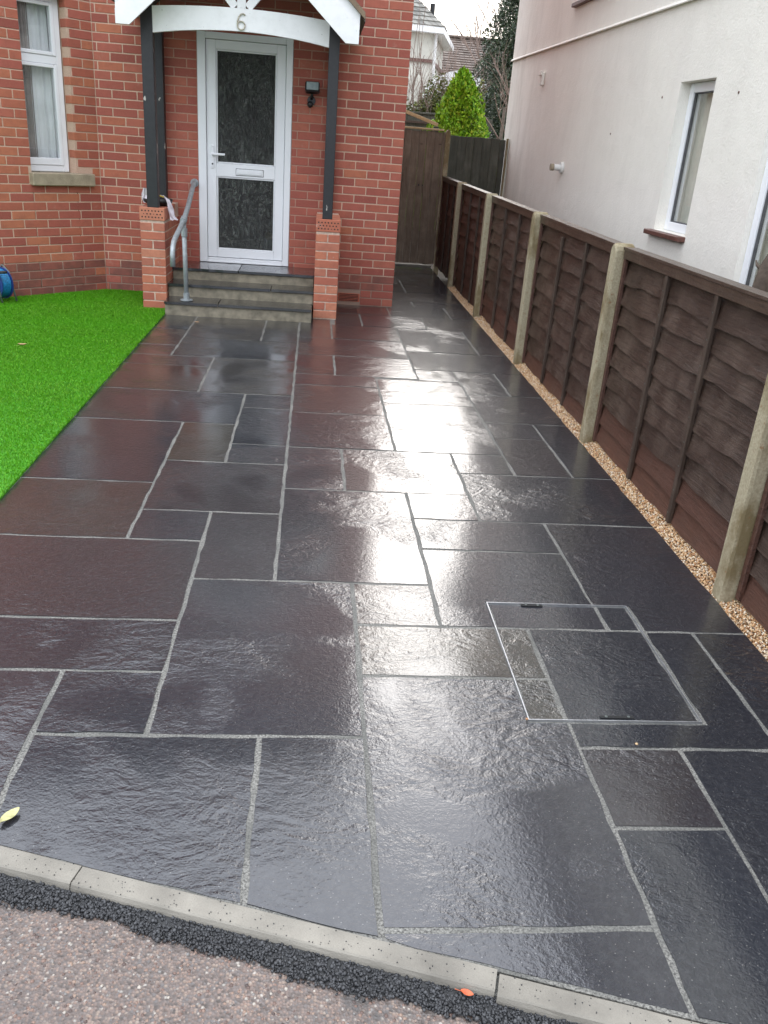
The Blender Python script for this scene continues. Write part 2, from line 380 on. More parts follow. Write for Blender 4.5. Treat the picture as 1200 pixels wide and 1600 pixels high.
def scatter(name, base_v, base_f, pos, scale, mat, parent=None, tiltmax=3.14):
    """many small copies of one small shape joined in one mesh"""
    n_ = len(pos); a = rng.uniform(0, 2*np.pi, n_); b = rng.uniform(-tiltmax, tiltmax, n_)
    bv = np.asarray(base_v, float); V_ = np.repeat(bv[None], n_, 0)*scale[:, None, :]
    V_ *= rng.uniform(.68, 1.32, V_.shape)
    ca, sa, cb_, sb = np.cos(a)[:, None], np.sin(a)[:, None], np.cos(b)[:, None], np.sin(b)[:, None]
    y = V_[..., 1]*cb_ - V_[..., 2]*sb; z = V_[..., 1]*sb + V_[..., 2]*cb_; x = V_[..., 0]
    P = np.stack([x*ca - y*sa, x*sa + y*ca, z], -1) + pos[:, None, :]
    Fc = (np.asarray(base_f)[None] + (np.arange(n_)*len(bv))[:, None, None]).reshape(-1, len(base_f[0]))
    return put(name, npmesh(name, P.reshape(-1, 3), Fc, mat), parent)
ico = bmesh.new(); bmesh.ops.create_icosphere(ico, subdivisions=1, radius=1)
ICO_V = [tuple(v.co) for v in ico.verts]; ICO_F = [[v.index for v in f.verts] for f in ico.faces]; ico.free()
def proj(P):
    v = Vector(P) - Vector((0, 0, H)); d = v.dot(Fv)
    return 600+FPX*v.dot(R2)/d, 800-FPX*v.dot(U2)/d, d

# ================================================================== SETTING: ground
KS = -0.302; KB = 1.512 + KS*0.665        # kerb back edge: y = KB + KS*x  (at z 0)
KB = 1.512 - KS*(-0.665)
def kerb_y(x, off=0.0): return KB + KS*x + off
gm = bmesh.new(); vs = [gm.verts.new(p) for p in ((-150, -150, -.16), (150, -150, -.16), (150, 200, -.16), (-150, 200, -.16))]; gm.faces.new(vs)
tag(put('ground', fin(gm, 'soil')), kind='structure')
# pavement (footway) and road behind the camera
def quadsheet(name, mat, pts, z, thick=.12):
    bm = bmesh.new(); prism(bm, pts, z-thick, z, 'Z'); bmesh.ops.recalc_face_normals(bm, faces=bm.faces)
    return tag(put(name, fin(bm, mat)), kind='structure')
quadsheet('pavement', 'pavement', [(-14, kerb_y(-14, -.06)), (14, kerb_y(14, -.06)), (14, kerb_y(14)-2.2), (-14, kerb_y(-14)-2.2)], -.028)
quadsheet('road', 'road_asphalt', [(-14, kerb_y(-14)-2.34), (14, kerb_y(14)-2.34), (14, kerb_y(14)-9), (-14, kerb_y(-14)-9)], -.13, .02)
quadsheet('road_kerb', 'kerb_concrete', [(-14, kerb_y(-14)-2.203), (14, kerb_y(14)-2.203), (14, kerb_y(14)-2.337), (-14, kerb_y(-14)-2.337)], -.026, .13)

# mortar bed under the slabs
bed = bmesh.new()
prism(bed, [(-1.325, kerb_y(-1.325, -.0)), (1.585, kerb_y(1.585, -.0)), (1.585, 12.2), (.80, 12.2), (.80, 8.76), (-1.325, 8.76)], -.12, -.0055, 'Z')
bmesh.ops.recalc_face_normals(bed, faces=bed.faces)
paving = tag(put('paving', fin(bed, 'grout')), kind='structure')

# ---- slabs (grid lines of the paving, metres)
L, a_, b_, c_, d_, e_, f_, g_, h_, i_, R_ = -1.315, -1.03, -.715, -.415, -.108, .185, .483, .787, 1.082, 1.39, 1.585
LATE = 12.1
SL = [
 (L, .8, b_, 2.215), (b_, .8, d_, 1.915), (d_, .8, e_, 1.915), (b_, 1.915, c_, 2.215), (c_, 1.915, e_, 2.82),
 (L, 2.215, c_, 2.52), (L, 2.52, c_, 3.14), (b_, 3.14, c_, 3.437), (c_, 2.82, d_, 3.437), (d_, 2.82, f_, 3.74),
 (L, 3.14, b_, 3.75), (b_, 3.437, d_, 4.055), (L, 3.75, b_, 4.675), (b_, 4.055, c_, 4.68), (c_, 4.055, d_, 4.345),
 (c_, 4.345, d_, 5.015), (c_, 5.015, d_, 5.31), (L, 4.675, c_, 5.31), (L, 5.31, b_, 5.95), (b_, 5.31, d_, 6.235),
 (L, 5.95, b_, 6.235), (L, 6.235, a_, 6.565), (L, 6.565, a_, 7.15), (L, 7.15, a_, 7.72),
 (a_, 6.235, d_, 6.86), (a_, 6.86, c_, 7.72), (c_, 6.86, d_, 7.72), (d_, 7.105, e_, 7.93), (e_, 7.105, g_, 7.7),
 (e_+.03, 7.7, f_, 8.275), (f_, 7.7, h_, 8.275), (e_+.03, 8.275, g_, 8.75), (d_, 6.495, g_, 7.105), (d_, 5.9, e_, 6.495), (e_, 5.9, g_, 6.495),
 (d_, 5.61, f_, 5.9), (d_, 4.97, f_, 5.61), (d_, 4.335, f_, 4.97), (d_, 3.74, e_, 4.335), (e_, 3.74, g_, 4.335),
 (f_, 3.437, g_, 3.74), (f_, 3.13, h_, 3.437), (f_, 2.52, h_, 3.13), (e_, 2.52, f_, 2.82), (e_, 2.215, g_, 2.52),
 (e_, 1.283, g_, 2.215), (e_, .8, g_, 1.283), (g_, 1.882, i_, 2.52), (i_, 1.882, R_, 2.52), (g_, 1.575, h_, 1.882),
 (h_, .8, R_, 1.882), (g_, .8, h_, 1.575), (h_, 2.52, R_, 3.437), (g_, 3.437, R_, 4.035), (g_, 4.035, h_, 4.335),
 (h_, 4.035, i_, 4.635), (h_, 4.635, i_, 4.94), (i_, 4.035, R_, 4.94), (h_, 4.94, R_, 5.56), (f_, 4.335, h_, 5.265),
 (f_, 5.265, h_, 5.86), (g_, 5.86, h_, 6.18), (h_, 5.56, i_, 6.18), (i_, 5.56, R_, 6.18), (g_, 6.18, R_, 6.78),
 (g_, 6.78, i_, 7.7), (i_, 6.78, R_, 7.7), (h_, 7.7, R_, 8.275), (g_, 8.275, i_, 8.88), (i_, 8.275, R_, 8.88),
 (g_+.02, 8.88, h_, 9.18), (h_, 8.88, R_, 9.18), (g_+.02, 9.18, R_, 9.77), (g_+.02, 9.77, h_, 10.36), (h_, 9.77, R_, 10.36),
 (g_+.02, 10.36, h_, 10.66), (h_, 10.36, R_, 10.66), (g_+.02, 10.66, R_, 11.4), (g_+.02, 11.4, h_, LATE), (h_, 11.4, R_, LATE)]
def warp(x, y):
    k = min(1, max(0, (x+.5)/1.0)) * (0 if x > 1.5 else 1)
    return x - .0075*max(-1, y-2.2)*k if y < 9 else x - .0075*6.8*k
CX0, CX1, CY0, CY1 = .675, 1.200, 2.003, 2.69         # recessed inspection cover
GAP = .008
def clip(poly, nx, ny, c):           # keep nx*x+ny*y<=c
    o = []
    for i in range(len(poly)):
        p, q = poly[i], poly[(i+1) % len(poly)]; dp, dq = nx*p[0]+ny*p[1]-c, nx*q[0]+ny*q[1]-c
        if dp <= 0: o.append(p)
        if (dp < 0 < dq) or (dq < 0 < dp):
            t = dp/(dp-dq); o.append((p[0]+t*(q[0]-p[0]), p[1]+t*(q[1]-p[1])))
    return o
def slab(poly, parent, mat='wet_slate', name='slab', jit=.0036, thick=.03, ztop=0.0, tilt=.0016, cham=.004):
    cx = sum(p[0] for p in poly)/len(poly); cyy = sum(p[1] for p in poly)/len(poly)
    pts = []
    for i in range(len(poly)):
        p, q = poly[i], poly[(i+1) % len(poly)]; ln = math.dist(p, q); k = max(1, min(9, int(ln/.06)))
        for j in range(k):
            t = j/k; jj = jit if j else jit*.5
            pts.append((p[0]+t*(q[0]-p[0])+random.uniform(-jj, jj)-cx, p[1]+t*(q[1]-p[1])+random.uniform(-jj, jj)-cyy))
    tx, ty = random.uniform(-tilt, tilt), random.uniform(-tilt, tilt); dz = random.uniform(-.0012, .0012)
    bm = bmesh.new(); top = [bm.verts.new((x, y, tx*x+ty*y)) for x, y in pts]
    f = bm.faces.new(top)
    if f.normal.z < 0 or sum((pts[i][0]*pts[(i+1) % len(pts)][1]-pts[(i+1) % len(pts)][0]*pts[i][1]) for i in range(len(pts))) < 0: f.normal_flip()
    bm.normal_update()
    bmesh.ops.inset_region(bm, faces=[f], thickness=cham, depth=0)
    for v_ in top: v_.co.z -= cham*.8
    low = [bm.verts.new((v_.co.x, v_.co.y, -thick)) for v_ in top]
    for i in range(len(top)):
        j = (i+1) % len(top); bm.faces.new((top[i], low[i], low[j], top[j]))
    bmesh.ops.recalc_face_normals(bm, faces=bm.faces)
    return put(name, fin(bm, mat), parent, (cx, cyy, ztop+dz))
cover_pieces = []
for (x0, y0, x1, y1) in SL:
    X0, X1 = x0, x1
    def wp(x, y):
        s_ = GAP if x == x0 else -GAP
        if x in (L, R_): s_ = 0
        return warp(x, y)+s_
    poly = [(wp(x0, y0), y0+GAP), (wp(x1, y0), y0+GAP), (wp(x1, y1), y1-GAP), (wp(x0, y1), y1-GAP)]
    poly = clip(poly, KS, -1, -(KB+.010)) if y0 < 1.8 else poly
    if len(poly) < 3: continue
    mat = 'olive_slate' if (x0, y0) in ((b_, 4.055), (e_, 2.215)) else 'wet_slate'
    ox0, ox1, oy0, oy1 = max(x0, CX0), min(x1, CX1), max(y0, CY0), min(y1, CY1)
    if ox0 < ox1-.01 and oy0 < oy1-.01:
        # inner piece for the cover
        cover_pieces.append(([(ox0+(GAP if ox0 != CX0 else .006), oy0+(GAP if oy0 != CY0 else .006)), (ox1-(GAP if ox1 != CX1 else .006), oy0+(GAP if oy0 != CY0 else .006)),
                              (ox1-(GAP if ox1 != CX1 else .006), oy1-(GAP if oy1 != CY1 else .006)), (ox0+(GAP if ox0 != CX0 else .006), oy1-(GAP if oy1 != CY1 else .006))],
                             'olive_slate' if ox1 < .8 else 'wet_slate'))
        A = [list(p) for p in poly]; xl, xr = CX0-.006, CX1+.018; yb, yt = CY0-.012, CY1+.012
        bl, br, tr, tl = poly
        if x0 < CX0 and x1 < CX1 and y0 < CY0:      # notch top right
            poly = [bl, br, (br[0], yb), (xl, yb), (xl, tr[1]), tl]
        elif x0 < CX0 and y0 > CY0 and y1 < CY1:    # shortened on the right
            poly = [bl, (xl, bl[1]), (xl, tl[1]), tl]
        elif x0 < CX0 and y1 > CY1:                 # notch bottom right
            poly = [bl, (xl, bl[1]), (xl, yt), (br[0], yt), tr, tl]
        elif x1 > CX1 and y1 > CY1:                 # notch bottom left
            poly = [(xr, bl[1]), br, tr, tl, (tl[0], yt), (xr, yt)]
        elif x1 > CX1 and y0 < CY0:                 # notch top left
            poly = [bl, br, tr, (xr, tr[1]), (xr, yb), (bl[0], yb)]
    slab(poly, paving, mat)
# recessed cover
cov = thing('inspection_cover', 'square inspection cover inlaid with slate pieces, thin bright metal edge', 'inspection cover', ((CX0+CX1)/2, (CY0+CY1)/2, 0))
fr = bmesh.new(); t_ = .0035
for q in ((CX0-t_, CX1+t_, CY0-t_, CY0, ), (CX0-t_, CX1+t_, CY1, CY1+t_), (CX0-t_, CX0, CY0, CY1), (CX1, CX1+t_, CY0, CY1)): box(fr, q[0], q[1], q[2], q[3], -.03, .0022, 0)
put('metal_frame', fin(fr, 'aluminium'), cov)
boxo('mortar_tray', 'grout', CX0+.0005, CX1-.0005, CY0+.0005, CY1-.0005, -.05, -.005, cov, 0)
for k, (pl_, m_) in enumerate(cover_pieces): slab(pl_, cov, m_, 'slate_piece')
for (x0, x1, yy) in ((.895, 1.00, 2.020), (.80, .88, 2.680)):
    bm = bmesh.new(); box(bm, x0, x1, yy-.006, yy+.006, -.004, .0016, .001); put('lifting_slot', fin(bm, 'dark_joint'), cov)
    for xx_ in (x0+.018, x1-.018): cylo('screw', 'steel_grey', (xx_, yy, .002), (0, 0, 1), .0045, .002, cov, 12)

# ---- edging kerb
kerb = tag(put('edging_kerb', fin(bmesh.new(), 'kerb_concrete')), kind='structure')
ang = math.atan(KS); kd = Vector((math.cos(ang), math.sin(ang), 0))
def kerbstone(x0, x1, off):
    bm = bmesh.new(); ln = (x1-x0)/math.cos(ang)-.003
    prof = [(0, -.1), (0, .000), (-.002, .002), (-.046, .001), (-.050, -.002), (-.053, -.010), (-.055, -.022), (-.055, -.1)]
    nseg = 14; rings = []
    for i in range(nseg+1):
        s_ = ln*i/nseg; dz = random.uniform(-.0006, .0006)
        rings.append([bm.verts.new((s_, y+random.uniform(-.0008, .0008), z+dz)) for y, z in prof])
    for A, B in zip(rings, rings[1:]):
        for j in range(len(prof)-1): bm.faces.new((A[j], A[j+1], B[j+1], B[j]))
    bm.faces.new(rings[0]); bm.faces.new(rings[-1][::-1]); bmesh.ops.recalc_face_normals(bm, faces=bm.faces)
    put('kerb_stone', fin(bm, 'kerb_concrete'), kerb, (x0, kerb_y(x0)+off, 0), (0, 0, ang))
for x0, x1, off in ((-3.2, -2.30, .0), (-2.30, -1.385, .002), (-1.385, -.466, .001), (-.466, .4235, 0), (.4235, 1.31, -.009), (1.31, 2.2, -.006)): kerbstone(x0, x1, off)
bm = bmesh.new(); prism(bm, [(-3.2, kerb_y(-3.2, -.004)), (2.2, kerb_y(2.2, -.004)), (2.2, kerb_y(2.2, -.052)), (-3.2, kerb_y(-3.2, -.052))], -.14, -.012, 'Z'); bmesh.ops.recalc_face_normals(bm, faces=bm.faces)
put('mortar', fin(bm, 'grout'), kerb)
# black tarmac infill: sheet + crumbs
bm = bmesh.new(); N_ = 120; topv = []; botv = []
def ragged(x): return .058 + .007*math.sin(x*7.3+1) + .006*math.sin(x*19) + .005*math.sin(x*43+2)
for i in range(N_+1):
    x = -2.6+4.8*i/N_; topv.append(bm.verts.new((x, kerb_y(x, -.054), -.017))); botv.append(bm.verts.new((x, kerb_y(x, -.054-ragged(x)+.006), -.0255)))
for i in range(N_): bm.faces.new((topv[i], botv[i], botv[i+1], topv[i+1]))
bmesh.ops.recalc_face_normals(bm, faces=bm.faces)
tarbase = tag(put('tarmac_infill', fin(bm, 'tyre_dark')), kind='structure')
n_ = 15000; xs = rng.uniform(-2.0, 1.6, n_); t = rng.uniform(0, 1, n_)**.9
rg = np.array([ragged(x) for x in xs]); ys = KB+KS*xs-.054-t*rg*rng.uniform(.8, 1.12, n_)
zs = -.018-.006*t+rng.uniform(-.003, .003, n_)
sc_ = rng.uniform(.0022, .0052, (n_, 1))*rng.uniform(.5, 1.25, (n_, 3))
tag(scatter('tarmac_crumbs', ICO_V, ICO_F, np.stack([xs, ys, zs], 1), sc_, 'tar_crumb'), kind='stuff')
# loose crumbs on kerb and grit by the joint
n_ = 420; xs = rng.uniform(-1.6, 1.3, n_); ys = KB+KS*xs-rng.uniform(.0, 1, n_)**.6*.053
sc_ = rng.uniform(.0006, .0018, (n_, 1))*np.ones((1, 3))
tag(scatter('loose_grit', ICO_V, ICO_F, np.stack([xs, ys, np.where(ys < KB+KS*xs-.050, -.004, .0022)], 1), sc_, 'tar_crumb'), kind='stuff')
# aggregate chips standing proud in the pavement
n_ = 9000; xs = rng.uniform(-1.5, 1.0, n_); ys = KB+KS*xs-.10-rng.uniform(0, .75, n_)
island('chips', [(0, (.08, .06, .055)), (.3, (.22, .14, .11)), (.6, (.30, .21, .16)), (.85, (.20, .19, .18)), (1, (.45, .40, .34))], .5)
sc_ = rng.uniform(.002, .0048, (n_, 1))*np.array([[1, 1, .5]])
tag(scatter('pavement_chips', ICO_V, ICO_F, np.stack([xs, ys, np.full(n_, -.0285)], 1), sc_, 'chips', tiltmax=.3), kind='stuff')

# ---- gravel strip
bm = bmesh.new(); prism(bm, [(1.5855, .6), (1.84, .6), (1.84, 10.45), (1.5855, 10.45)], -.12, -.014, 'Z'); bmesh.ops.recalc_face_normals(bm, faces=bm.faces)
tag(put('gravel_bed', fin(bm, 'gravel_dust')), kind='structure')
n_ = 30000; xs = rng.uniform(1.588, 1.70, n_); ys = .6+9.8*rng.uniform(0, 1, n_)**1.15
prof = -.012+.022*np.clip((xs-1.59)/.1, 0, 1)
zs = prof+rng.uniform(-.004, .005, n_)
sc_ = rng.uniform(.003, .006, (n_, 1))*rng.uniform(.6, 1.1, (n_, 3))
tag(scatter('gravel', ICO_V, ICO_F, np.stack([xs, ys, zs], 1), sc_, 'gravel'), kind='stuff')

# ---- artificial turf
P45 = Vector((-math.sqrt(.5), -math.sqrt(.5), 0))
quad_pts = [(-1.319, kerb_y(-1.319, .005)), (-1.319, 7.73), (-1.36, 8.0), (-1.53, 8.74), (-2.06, 8.74), (-2.86, 7.94), (-5, 7.94), (-5, kerb_y(-5, .005))]
bm = bmesh.new(); prism(bm, quad_pts, -.1, .008, 'Z'); bmesh.ops.recalc_face_normals(bm, faces=bm.faces)
simple('turf_backing', (.05, .24, .004), .8, .3, 30)
tag(put('lawn', fin(bm, 'turf_backing')), kind='structure')
n_ = 330000; ys = 3.2+(8.75-3.2)*rng.uniform(0, 1, n_)**.85; xs = -1.312-2.0*rng.uniform(0, 1, n_)**1.0
vis = (xs > -ys*.345-.12); xs, ys = xs[vis], ys[vis]
k_ = ~((ys > 8.74) | ((xs < -2.03) & (ys-8.74 > (xs+2.05))) | ((xs > -1.56) & (ys > 7.92))); xs, ys = xs[k_], ys[k_]; n_ = len(xs)
th = rng.uniform(0, 2*np.pi, n_); wd = rng.uniform(.0015, .0028, n_)*(1+(ys-3)*.12); hh = rng.uniform(.007, .014, n_)
le = rng.uniform(0, .014, n_); lt = rng.uniform(0, 2*np.pi, n_)
b0 = np.stack([xs-np.cos(th)*wd, ys-np.sin(th)*wd, np.full(n_, .006)], 1); b1 = np.stack([xs+np.cos(th)*wd, ys+np.sin(th)*wd, np.full(n_, .006)], 1)
tp = np.stack([xs+np.cos(lt)*le, ys+np.sin(lt)*le, .008+hh], 1)
V_ = np.stack([b0, b1, tp], 1).reshape(-1, 3)
tag(put('turf_blades', npmesh('turf', V_, np.arange(3*n_).reshape(-1, 3), 'turf')), kind='stuff')

# ================================================================== BRICK HOUSE
house = thing('brick_house', 'red brick house with white front door, narrow bay window and airbrick, behind the wet driveway', 'house', (-.5, 8.75, 0))
ZB = 2.925        # real bricks up to here
CAND = []         # brick candidates (size, maker)
ROW = .075; OFF = .004
BM = {}
def brick_mesh(ln, mat, var, dep=.10, ht=.065):
    key = (round(ln, 3), mat, var, dep, ht)
    if key not in BM:
        bm = bmesh.new(); random.seed(hash(key[1]) % 1000 + var*7 + int(ln*1000)) if False else None
        vs = box(bm, 0, ln, 0, dep, 0, ht, .0028)
        for v_ in bm.verts:
            v_.co.x += random.uniform(-.0012, .0012); v_.co.z += random.uniform(-.001, .001)
            if v_.co.y < .02: v_.co.y += random.uniform(-.0009, .0009)
        bmesh.ops.recalc_face_normals(bm, faces=bm.faces); BM[key] = fin(bm, mat)
    return BM[key]
def lay(parent, org, dirv, length, z0, z1, openings, phase, matf, jointf=None, hidden=None):
    """org: start on outer face; dirv: unit direction with the outer face on its right-hand side (outside = (dir.y,-dir.x))"""
    angz = math.atan2(dirv.y, dirv.x); k = 0; z = z0
    while z + .06 < z1:
        s_ = -(.1125 if (k+phase) % 2 else 0)
        iv = []
        while s_ < length:
            a0, a1 = max(s_, 0), min(s_+.215, length)
            if a1-a0 > .025: iv.append([a0, a1])
            s_ += .225
        for (o0, o1, oz0, oz1) in openings:
            if z+.04 > oz0 and z+.025 < oz1:
                nv = []
                for a0, a1 in iv:
                    if a1 <= o0 or a0 >= o1: nv.append([a0, a1])
                    else:
                        if o0-.004-a0 > .03: nv.append([a0, o0-.004])
                        if a1-(o1+.004) > .03: nv.append([o1+.004, a1])
                iv = nv
        for a0, a1 in iv:
            P = Vector(org)+dirv*a0+Vector((0, 0, z)); mid = P+dirv*(a1-a0)/2
            px, py, dd = proj(mid+Vector((0, 0, .03)))
            inside = -20 < px < 1220 and -20 < py < 1620
            sz = (a1-a0)/max(.1, dd)*(1 if inside else .01)
            if hidden and hidden(mid): sz *= .02
            pr = random.uniform(-.0012, .0012)
            CAND.append((sz, parent, P, angz, a1-a0, matf(mid), pr))
        k += 1; z += ROW
def lay_right_edge(*a, **k): pass
WY = 8.75
DX0, DX1, DZ1 = -1.137, -.270, 2.335
# front wall (core is mortar, bricks stand 3 mm proud); direction -X -> +X has outside at -Y
def wallcore(name, mat, pieces, parent):
    bm = bmesh.new()
    for q in pieces: box(bm, *q)
    bmesh.ops.recalc_face_normals(bm, faces=bm.faces); return put(name, fin(bm, mat), parent)
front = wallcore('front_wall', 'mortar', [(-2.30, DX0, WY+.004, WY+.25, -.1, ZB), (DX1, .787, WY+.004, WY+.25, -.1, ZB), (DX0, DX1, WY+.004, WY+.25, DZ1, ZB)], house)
def frontmat(m):
    if m.z < .30: return 'plinth_brick'
    if m.x > .1 and random.random() < .25 and m.z < 1.25: return 'orange_brick'
    if m.x < -1.1 and random.random() < .2: return 'orange_brick'
    return 'red_brick'
# openings for the front wall: door and airbrick; mirrored so that the bond starts at the right corner
org = (.79, WY, 0)
def lay_front():
    z = OFF-.0; k = 0
    while z+.06 < ZB:
        iv = []; s_ = 0 if k % 2 else -.1125
        X_ = .79
        first = True
        while X_ > -2.05:
            ln = .215 if (k % 2 or not first) else .1025
            iv.append([max(X_-ln, -2.048), X_]); X_ -= ln+.010; first = False
        nv = []
        for x0, x1 in iv:
            segs = [[x0, x1]]
            for (o0, o1, oz0, oz1) in ((DX0, DX1, .0, DZ1), (.232, .458, .03, .115)):
                if z+.045 > oz0 and z+.02 < oz1:
                    ns = []
                    for q0, q1 in segs:
                        if q1 <= o0 or q0 >= o1: ns.append([q0, q1])
                        else:
                            if o0-.004-q0 > .03: ns.append([q0, o0-.004])
                            if q1-o1-.004 > .03: ns.append([o1+.004, q1])
                    segs = ns
            nv += segs
        for x0, x1 in nv:
            mid = Vector(((x0+x1)/2, WY, z+.03)); px, py, dd = proj(mid)
            inside = -20 < px < 1220 and -15 < py < 1620
            hid = (mid.x < -1.3 and mid.x > -1.56 and mid.z < .8) or (mid.z < .3 and -1.33 < mid.x < 0) or (mid.z > 2.24 and -1.4 < mid.x < .1) or (-.02 < mid.x < .17 and mid.z < .8) or (-1.56 < mid.x < -1.36)
            sz = (x1-x0)/dd*(1 if inside else .01)*(.02 if hid else 1)
            CAND.append((sz, front, Vector((x0, WY, z)), 0.0, x1-x0, frontmat(mid), random.uniform(-.0012, .0012)))
        z += ROW; k += 1
lay_front()
# splayed bay side: from inner corner (-2.05,8.75) going left and forward. As seen from outside its left end comes first.
BL = 1.12; BC = Vector((-2.05, WY, 0)); BE = BC + P45*BL; BDIR = -P45      # BDIR: from far-left end to the inner corner
NB = Vector((BDIR.y, -BDIR.x, 0))                                         # outward normal
WS0, WS1, WZ0, WZ1 = .250, .675, 1.075, 2.485                             # window opening measured from inner corner
def bayM(): return Matrix.Translation(BE) @ Matrix.Rotation(math.atan2(BDIR.y, BDIR.x), 4, 'Z')
bm = bmesh.new(); o0, o1 = BL-WS1, BL-WS0
for q in ((0, o0-.07, .004, .25, -.1, ZB), (o0-.07, o0-.004, .004, .095, -.1, ZB), (o1+.008, BL+.1, .004, .25, -.1, ZB), (o0, o1, .004, .25, -.1, WZ0-.01), (o0, o1, .004, .25, WZ1+.01, ZB)): box(bm, *q, 0, bayM())
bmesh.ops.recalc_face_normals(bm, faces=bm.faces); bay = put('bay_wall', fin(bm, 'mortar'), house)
def baymat(m):
    if m.z < .30: return 'plinth_brick'
    return 'orange_brick' if random.random() < (.7 if m.x < -2.45 else .3) else 'red_brick'
lay(bay, BE, BDIR, BL-.004, OFF, ZB, [(o0, o1, WZ0-.01, WZ1+.01), (o0-.03, BL-.08, .965, 1.08)], 1, baymat)
CAND.sort(key=lambda c: -c[0])
rest = bmesh.new()
for idx, (sz, par, P, an, ln, mt, pr) in enumerate(CAND):
    if idx < 300:
        out_ = Vector((math.sin(an), -math.cos(an), 0))*pr
        o = put('brick', brick_mesh(ln, mt, random.randint(0, 3)), par, P+out_, (0, 0, an))
for nm, par in (('bricks_front', front), ('bricks_bay', bay)):
    for mt in sorted({c[5] for c in CAND[300:] if c[1] == par}):
        pass
for par in (front, bay):
    bm = bmesh.new(); mts = ['red_brick', 'orange_brick', 'plinth_brick']
    for (sz, p_, P, an, ln, mt, pr) in CAND[300:]:
        if p_ is not par: continue
        box(bm, 0, ln, pr, .1, 0, .065, .0025, Matrix.Translation(P) @ Matrix.Rotation(an, 4, 'Z'))
        for f in bm.faces:
            if not f.tag: f.tag = True; f.material_index = mts.index(mt)
    bmesh.ops.recalc_face_normals(bm, faces=bm.faces); o = put('brick_courses', fin(bm, mts), par); o['kind'] = 'stuff'
# upper walls, sides and roof (mostly above the picture; mirrored in the wet slabs)
EV = 5.3
bm = bmesh.new()
box(bm, -2.3, .787, WY+.003, WY+.25, ZB, EV); box(bm, .54, .787, WY+.255, 12.4, -.1, EV); box(bm, -6.0, -5.75, WY+.25, 12.4, -.1, EV); box(bm, -5.75, .54, 12.15, 12.4, -.1, EV)
box(bm, 0, BL+.1, .003, .25, ZB, EV, 0, bayM())
box(bm, -6.0, BE.x+.0, BE.y+.003, BE.y+.25, -.1, EV)
bmesh.ops.recalc_face_normals(bm, faces=bm.faces); put('upper_wall', fin(bm, 'brickwork'), house)
bm = bmesh.new()
ridge = 7.1; yc = 10.3
prism(bm, [(BE.y-.35, EV-.05), (yc, ridge), (12.7, EV-.05), (12.7, EV+.02), (yc, ridge+.09), (BE.y-.35, EV+.02)][::1], -6.3, 1.05, 'X')
bmesh.ops.recalc_face_normals(bm, faces=bm.faces); put('roof', fin(bm, 'tile_brown'), house)
bm = bmesh.new(); prism(bm, [(8.78, EV), (yc, ridge-.1), (12.38, EV)], .5, .78, 'X'); prism(bm, [(8.78, EV), (yc, ridge-.1), (12.38, EV)], -6, -5.8, 'X')
bmesh.ops.recalc_face_normals(bm, faces=bm.faces); put('gable', fin(bm, 'brickwork'), house)
# airbrick
ab = boxo('airbrick', 'terracotta', .234, .456, WY-.002, WY+.06, .032, .112, house, .002)
for k in range(5): boxo('slot', 'dark_joint', .250, .440, WY-.0035, WY+.0, .040+k*.0145, .0465+k*.0145, ab, 0)
# ---- front door
YD = 8.80
door = put('front_door', fin(bmesh.new(), 'upvc'), house)
fx0, fx1, fz0, fz1 = DX0+.002, DX1-.002, .336, DZ1-.003
def frame(name, mat, x0, x1, z0, z1, wl, wr, wb, wt, y0, y1, parent, bev=.004):
    bm = bmesh.new()
    for q in ((x0, x0+wl, z0, z1), (x1-wr, x1, z0, z1), (x0+wl+.0005, x1-wr-.0005, z0, z0+wb), (x0+wl+.0005, x1-wr-.0005, z1-wt, z1)): box(bm, q[0], q[1], y0, y1, q[2], q[3], bev)
    bmesh.ops.recalc_face_normals(bm, faces=bm.faces); return put(name, fin(bm, mat), parent)
frame('door_frame', 'upvc', fx0, fx1, fz0, fz1, .075, .060, .045, .055, WY-.006, YD+.04, door)
lx0, lx1, lz0, lz1 = fx0+.078, fx1-.063, fz0+.050, fz1-.058
frame('door_leaf', 'upvc', lx0, lx1, lz0, lz1, .088, .083, .075, .075, YD-.035, YD+.03, door)
boxo('mid_rail', 'upvc', lx0+.0885, lx1-.0835, YD-.033, YD+.028, 1.128, 1.245, door, .004)
gx0, gx1 = lx0+.088, lx1-.083
for (z0, z1) in ((lz0+.075, 1.128), (1.245, lz1-.075)):
    frame('glazing_bead', 'upvc', gx0+.001, gx1-.001, z0+.001, z1-.001, .012, .012, .012, .012, YD-.024, YD, door, .003)
    boxo('door_glass', 'obscure_glass', gx0+.013, gx1-.013, YD-.016, YD-.010, z0+.013, z1-.013, door, 0)
boxo('letterbox_gasket', 'lead_grey', -.789, -.526, YD-.0345, YD-.0335, 1.146, 1.209, door, 0)
lb = boxo('letterbox', 'upvc', -.785, -.530, YD-.043, YD-.032, 1.150, 1.205, door, .004)
boxo('flap', 'upvc', -.772, -.543, YD-.048, YD-.0435, 1.160, 1.196, door, .002)
hp = boxo('handle_plate', 'upvc', -1.020, -.992, YD-.048, YD-.034, 1.195, 1.395, door, .004)
boxo('lever', 'upvc', -1.012, -.885, YD-.085, YD-.068, 1.312, 1.333, door, .005); cylo('lever_boss', 'upvc', (-1.005, YD-.06, 1.322), (0, 1, 0), .012, .04, door, 12)
cylo('keyhole', 'dark_joint', (-1.006, YD-.0485, 1.235), (0, 1, 0), .008, .003, door, 12)
boxo('threshold', 'upvc', fx0+.078, fx1-.063, WY-.012, YD, .336, .352, door, .003)
